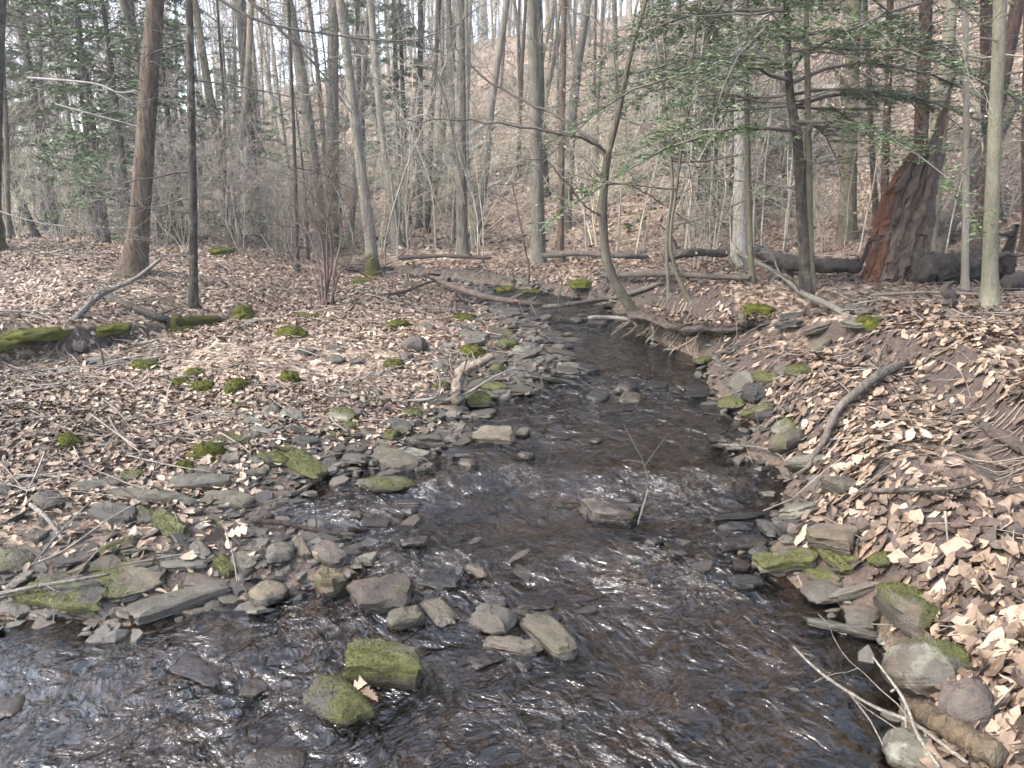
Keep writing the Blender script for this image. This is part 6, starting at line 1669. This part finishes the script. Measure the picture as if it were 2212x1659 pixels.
def leaf_mesh_batch(x, y, size, kinds, seed, tilt=.3, lift=.0, zfix=None):
    r = np.random.default_rng(seed); mb = MB(); rv = []
    nvar = 8; sel = r.integers(0, nvar, len(x))
    z = ground(x, y); e = .03
    gx_ = (ground(x + e, y) - z) / e; gy_ = (ground(x, y + e) - z) / e
    sl = np.clip(1 / np.maximum(np.hypot(gx_, gy_), 1e-6) * .9, 0, 1); gx_ *= sl; gy_ *= sl
    if zfix is not None: z = zfix; gx_ = gx_ * 0; gy_ = gy_ * 0
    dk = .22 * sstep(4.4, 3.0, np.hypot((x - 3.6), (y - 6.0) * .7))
    patch = .28 * fbm(x * .8, y * .8, 3, 91)
    for q in range(nvar):
        V, F = leaf_template(kinds[q % len(kinds)], seed * 10 + q)
        m = np.nonzero(sel == q)[0]
        if not len(m): continue
        M = rotm(r.uniform(0, 6.28, len(m)), r.normal(0, tilt, len(m)), r.normal(0, tilt, len(m)))
        W_ = np.einsum('nij,kj->nki', M, V) * size[m][:, None, None] * np.array([1, 1, 1])
        W_[..., 2] += W_[..., 0] * gx_[m][:, None] + W_[..., 1] * gy_[m][:, None]
        hh = (.006 + lift + .022 * r.random(len(m)) ** 1.5 + .06 * size[m])
        W_[..., 0] += x[m][:, None]; W_[..., 1] += y[m][:, None]; W_[..., 2] += (z[m] + hh)[:, None]
        o = (np.arange(len(m)) * len(V))[:, None, None]
        mb.add(W_.reshape(-1, 3), None, (F[None] + o).reshape(-1, 4))
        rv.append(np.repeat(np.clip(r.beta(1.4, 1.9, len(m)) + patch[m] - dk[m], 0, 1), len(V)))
    return mb, np.concatenate(rv)

def litter_points(n, y0, y1, seed, fov=.80, rmin=0.0):
    r = np.random.default_rng(seed)
    y = np.sqrt(r.uniform(y0 ** 2, y1 ** 2, n)); x = r.uniform(-fov, fov, n) * (y + .6)
    ds = sdist(x, y)
    e = .08; st = np.hypot(ground(x + e, y) - ground(x - e, y), ground(x, y + e) - ground(x, y - e)) / (2 * e)
    hl_ = .75 * x + .66 * (y - 16.3) > 0
    side = x > np.interp(y, _my, _mx)
    edge = np.where(side, .03, .10); soft = np.where(side, .15, .9)
    k = .06 * (ds > edge) + .94 * sstep(edge, edge + soft, ds)
    k = k * np.where(hl_, 1, 1 - .6 * sstep(.9, 1.6, st))
    bare = sstep(.16, .36, fbm(x * 1.3, y * 1.3, 3, 77)) * .75             # bare soil patches
    k = k * (1 - bare)
    cut = sstep(4.2, 3.0, np.hypot((x - 3.6) * 1.0, (y - 6.0) * .7)) * .6
    k = k * (1 - cut)
    k = k * (1 - .82 * scarp(x, y))
    m = (r.random(n) < k) & (ds > -.02)
    return x[m], y[m]

x, y = litter_points(105000, 1.0, 5.2, 1); r = np.random.default_rng(11)
sz = (.022 + .068 * r.beta(1.3, 1.7, len(x))) * np.where(x > .8, 1.0, .8) * np.where((x > .8) & (y < 2.8), 1.2, 1)
near = np.nonzero((x > .9) & (y < 4.5))[0]
near = near[np.argsort(y[near] ** 2 + (x[near] - 1.6) ** 2)]
order = np.random.default_rng(3).permutation(near[:1500])[:300]                # the 300 leaves that show largest: each its own piece
mask = np.ones(len(x), bool); mask[order] = False
tot = []
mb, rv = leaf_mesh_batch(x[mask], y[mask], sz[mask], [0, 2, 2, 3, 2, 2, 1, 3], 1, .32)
tot.append((mb, rv))
x2, y2 = litter_points(140000, 5.2, 13, 2); r = np.random.default_rng(12)
tot.append(leaf_mesh_batch(x2, y2, (.03 + .05 * r.beta(1.3, 1.5, len(x2))), [3, 3, 2], 2, .32))
x3, y3 = litter_points(70000, 13, 42, 3); r = np.random.default_rng(13)
tot.append(leaf_mesh_batch(x3, y3, r.uniform(.08, .15, len(x3)), [3], 3, .42))
r = np.random.default_rng(15); k_ = r.integers(2, 38, 420); off_ = r.uniform(-.1, .34, 420) * .9               # leaves lying on the overhanging brink
lx = q1[k_, 0] + n1[k_, 0] * off_ + r.normal(0, .02, 420); ly = q1[k_, 1] + n1[k_, 1] * off_ + r.normal(0, .02, 420)
tot.append(leaf_mesh_batch(lx, ly, r.uniform(.04, .085, 420), [2, 3], 4, .4, zfix=q1[k_, 2] - .012))
big = MB(); allr = []
for mb, rv in tot:
    v = np.vstack(mb.v); f = np.vstack(mb.f4); big.add(v, None, f); allr.append(rv)
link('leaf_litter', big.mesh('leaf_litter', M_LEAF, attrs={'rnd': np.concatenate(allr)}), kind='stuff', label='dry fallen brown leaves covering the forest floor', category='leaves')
LM = []
for q in range(10):
    V, F = leaf_template(0 if q % 3 else 1, 900 + q); mb = MB(); mb.add(V, None, F); LM.append(mb.mesh('leaf', M_LEAF1))
r = np.random.default_rng(21)
for i in order:
    e = .04; z0 = ground(x[i], y[i]); a = math.atan((ground(x[i], y[i] + e) - z0) / e); b_ = -math.atan((ground(x[i] + e, y[i]) - z0) / e)
    link('leaf', LM[int(r.integers(10))], ground_o, (x[i], y[i], z0 + .022 + .02 * r.random()), (np.clip(a, -.7, .7) + r.normal(0, .28), np.clip(b_, -.7, .7) + r.normal(0, .28), r.uniform(0, 6.28)), float(sz[i] * 1.3))

# a few individual leaves that catch the eye
def eye_leaf(label, u, v, s, k, rot):
    p = gp(u, v, .03); o = thing('fallen_leaf', label, 'leaf', p, 0, 'single leaves that stand out', LM[k], s); o.rotation_euler = rot
eye_leaf('pale curled oak leaf standing up among the left edge stones', 462, 1160, .13, 1, (.9, .2, 1.2))
eye_leaf('second pale leaf behind the upright curled leaf', 505, 1150, .12, 4, (.5, -.3, .3))
eye_leaf('pale leaf resting on the near left bank leaves', 125, 1092, .13, 7, (.5, .3, 2.0))
eye_leaf('rust-coloured leaf lying on stones at lower left', 340, 1185, .10, 2, (.1, .1, .4))
eye_leaf('reddish wet leaf caught against the near mossy block', 765, 1490, .09, 5, (.1, .1, .8))
eye_leaf('brown wet leaf beneath the near mossy block', 800, 1500, .08, 8, (.1, -.1, 2.4))

def twig_litter(n, y0, y1, seed):
    mb = MB(); r = np.random.default_rng(seed)
    x, y = litter_points(n * 3, y0, y1, seed + 50); x, y = x[:n], y[:n]
    L = r.uniform(.12, .6, len(x)); a = r.uniform(0, 6.28, len(x)); c = r.normal(0, .12, len(x))
    for i in range(len(x)):
        t = np.linspace(-.5, .5, 5)
        px_ = x[i] + L[i] * (t * math.cos(a[i]) - c[i] * t * t * math.sin(a[i])); py_ = y[i] + L[i] * (t * math.sin(a[i]) + c[i] * t * t * math.cos(a[i]))
        g = ground(px_, py_)
        pz = .5 * g + .5 * np.linspace(g[0], g[-1], 5) + .03 + .02 * r.random()
        mb.tube(np.stack([px_, py_, pz], 1), np.linspace(1, .5, 5) * r.uniform(.0015, .006) * (1 + .06 * y[i]), 3, cap=False)
    return mb
mb = twig_litter(420, 1.6, 6.5, 1); m2 = twig_litter(520, 6.5, 14, 2)
mb.add(np.vstack(m2.v), None, np.vstack(m2.f4))
o = link('twig_litter', mb.mesh('twig_litter', M_TWIG), kind='stuff', label='small dry twigs strewn over the leaves', category='twigs'); o['tint'] = (.14, .12, .098)

# ------------------------------------------------------------------ labels of look-alikes: told apart by the thing they stand nearest to
MARKS = [(1000, 830, 'the bent driftwood'), (1065, 940, 'the pale thick in-stream slab'), (650, 995, 'the thick-mossed slab'), (892, 740, 'the peaked reddish boulder'), (600, 890, 'the lichened stone cluster'),
         (1030, 857, 'the bright mossy stone'), (1166, 775, 'the flat wet bar slab'), (1100, 673, 'the dark slab by the fallen branch'), (1250, 690, 'the humped riffle stone'), (1408, 712, 'the curved tree base'),
         (320, 1070, 'the beam-shaped stone'), (278, 1250, 'the broad moss-cornered slab'), (380, 1300, 'the long pale slab'), (580, 1275, 'the tan rounded slab'), (470, 1205, 'the bright moss tip'),
         (820, 1276, 'the big brown-olive slab'), (1060, 1330, 'the rounded grey row stone'), (1318, 1100, 'the dark brown block'), (1350, 845, 'the mid-stream pile'), (1605, 820, 'the pale standing slab'),
         (1700, 1204, 'the mossy ledge slab'), (1800, 1150, 'the tan lit block'), (1713, 942, 'the olive-grey boulder'), (1750, 992, 'the smooth grey-green stone'), (1520, 775, 'the undercut bank'), (830, 1420, 'the near mossy block'),
         (1690, 1550, 'the amber shallows at lower right'), (420, 1450, 'the brown sunken slab edge'), (1200, 1500, 'the water below the stone row'),
         (0, 545, 'the mossy-rooted left edge trunk'), (288, 597, 'the thick reddish-brown trunk'), (418, 668, 'the slim dark trunk'), (498, 508, 'the pale peeling trunk'), (708, 664, 'the red-brown bush'),
         (806, 600, 'the mossy-footed pale trunk'), (998, 546, 'the straight grey trunk'), (1163, 569, 'the sturdy grey-green trunk'), (1305, 480, 'the curved tree stem'), (1600, 560, 'the white-lit trunk'),
         (1745, 600, 'the near hemlock'), (1828, 540, 'the broad olive-tan trunk'), (1925, 590, 'the rotten snag'), (2000, 500, 'the pale beech'), (2140, 600, 'the olive-grey right trunk'), (160, 760, 'the left side channel'),
         (440, 842, 'the row of moss clumps'), (1060, 650, 'the long brown fallen branch')]
_ones = ['', 'first', 'second', 'third', 'fourth', 'fifth', 'sixth', 'seventh', 'eighth', 'ninth', 'tenth', 'eleventh', 'twelfth', 'thirteenth', 'fourteenth', 'fifteenth', 'sixteenth', 'seventeenth', 'eighteenth', 'nineteenth']
def ordinal(k):
    if k == 1: return ''
    if k < 20: return _ones[k] + ' '
    t, o = divmod(k, 10)
    return (['', '', 'twentieth', 'thirtieth', 'fortieth', 'fiftieth', 'sixtieth'][t] if o == 0 else ['', '', 'twenty', 'thirty', 'forty', 'fifty', 'sixty'][t] + '-' + _ones[o]) + ' '
byl = {}
for o in COL.objects:
    if o.parent is None and o.get('category') and o.get('label'):
        byl.setdefault(o['label'], []).append(o)
for lab, L in byl.items():
    if len(L) < 2: continue
    q = {}
    for o in L:
        p = o.location; zc = depth(p); up = (p[1] * SP + (p[2] - CAM_Z) * CP)
        u = CU + FPX * p[0] / zc; v = CV - FPX * up / zc
        wv = .35 if o['category'] in ('tree', 'shrub', 'sapling') else 1.0
        ds_ = [((u - m[0]) ** 2 + (wv * (v - m[1])) ** 2, i) for i, m in enumerate(MARKS)]
        d_, i = min(ds_); q.setdefault(i, []).append((d_, o))
    for i, M in q.items():
        for k, (d_, o) in enumerate(sorted(M, key=lambda t: t[0])):
            o['label'] = lab + ', ' + ordinal(k + 1) + 'nearest ' + MARKS[i][2]

# ------------------------------------------------------------------ the hazy air
def haze(dens):
    m = bpy.data.materials.new('haze'); m.use_nodes = True; nt = m.node_tree
    for n in list(nt.nodes): nt.nodes.remove(n)
    out = nt.nodes.new('ShaderNodeOutputMaterial'); pv = nt.nodes.new('ShaderNodeVolumePrincipled')
    pv.inputs['Density'].default_value = dens; pv.inputs['Color'].default_value = (.95, .95, .97, 1); pv.inputs['Anisotropy'].default_value = .3
    nt.links.new(pv.outputs[0], out.inputs['Volume'])
    x0, x1, y0, y1, z0, z1 = -130, 130, -16, 160, -3.0, 48
    v = [(x, y, z) for x in (x0, x1) for y in (y0, y1) for z in (z0, z1)]
    mb = MB(); mb.add(v, None, [(0, 1, 3, 2), (4, 6, 7, 5), (0, 4, 5, 1), (2, 3, 7, 6), (0, 2, 6, 4), (1, 5, 7, 3)])
    link('haze', mb.mesh('haze', m, smooth=False), kind='stuff', label='thin pale haze among the trees', category='haze')
haze(.0022)
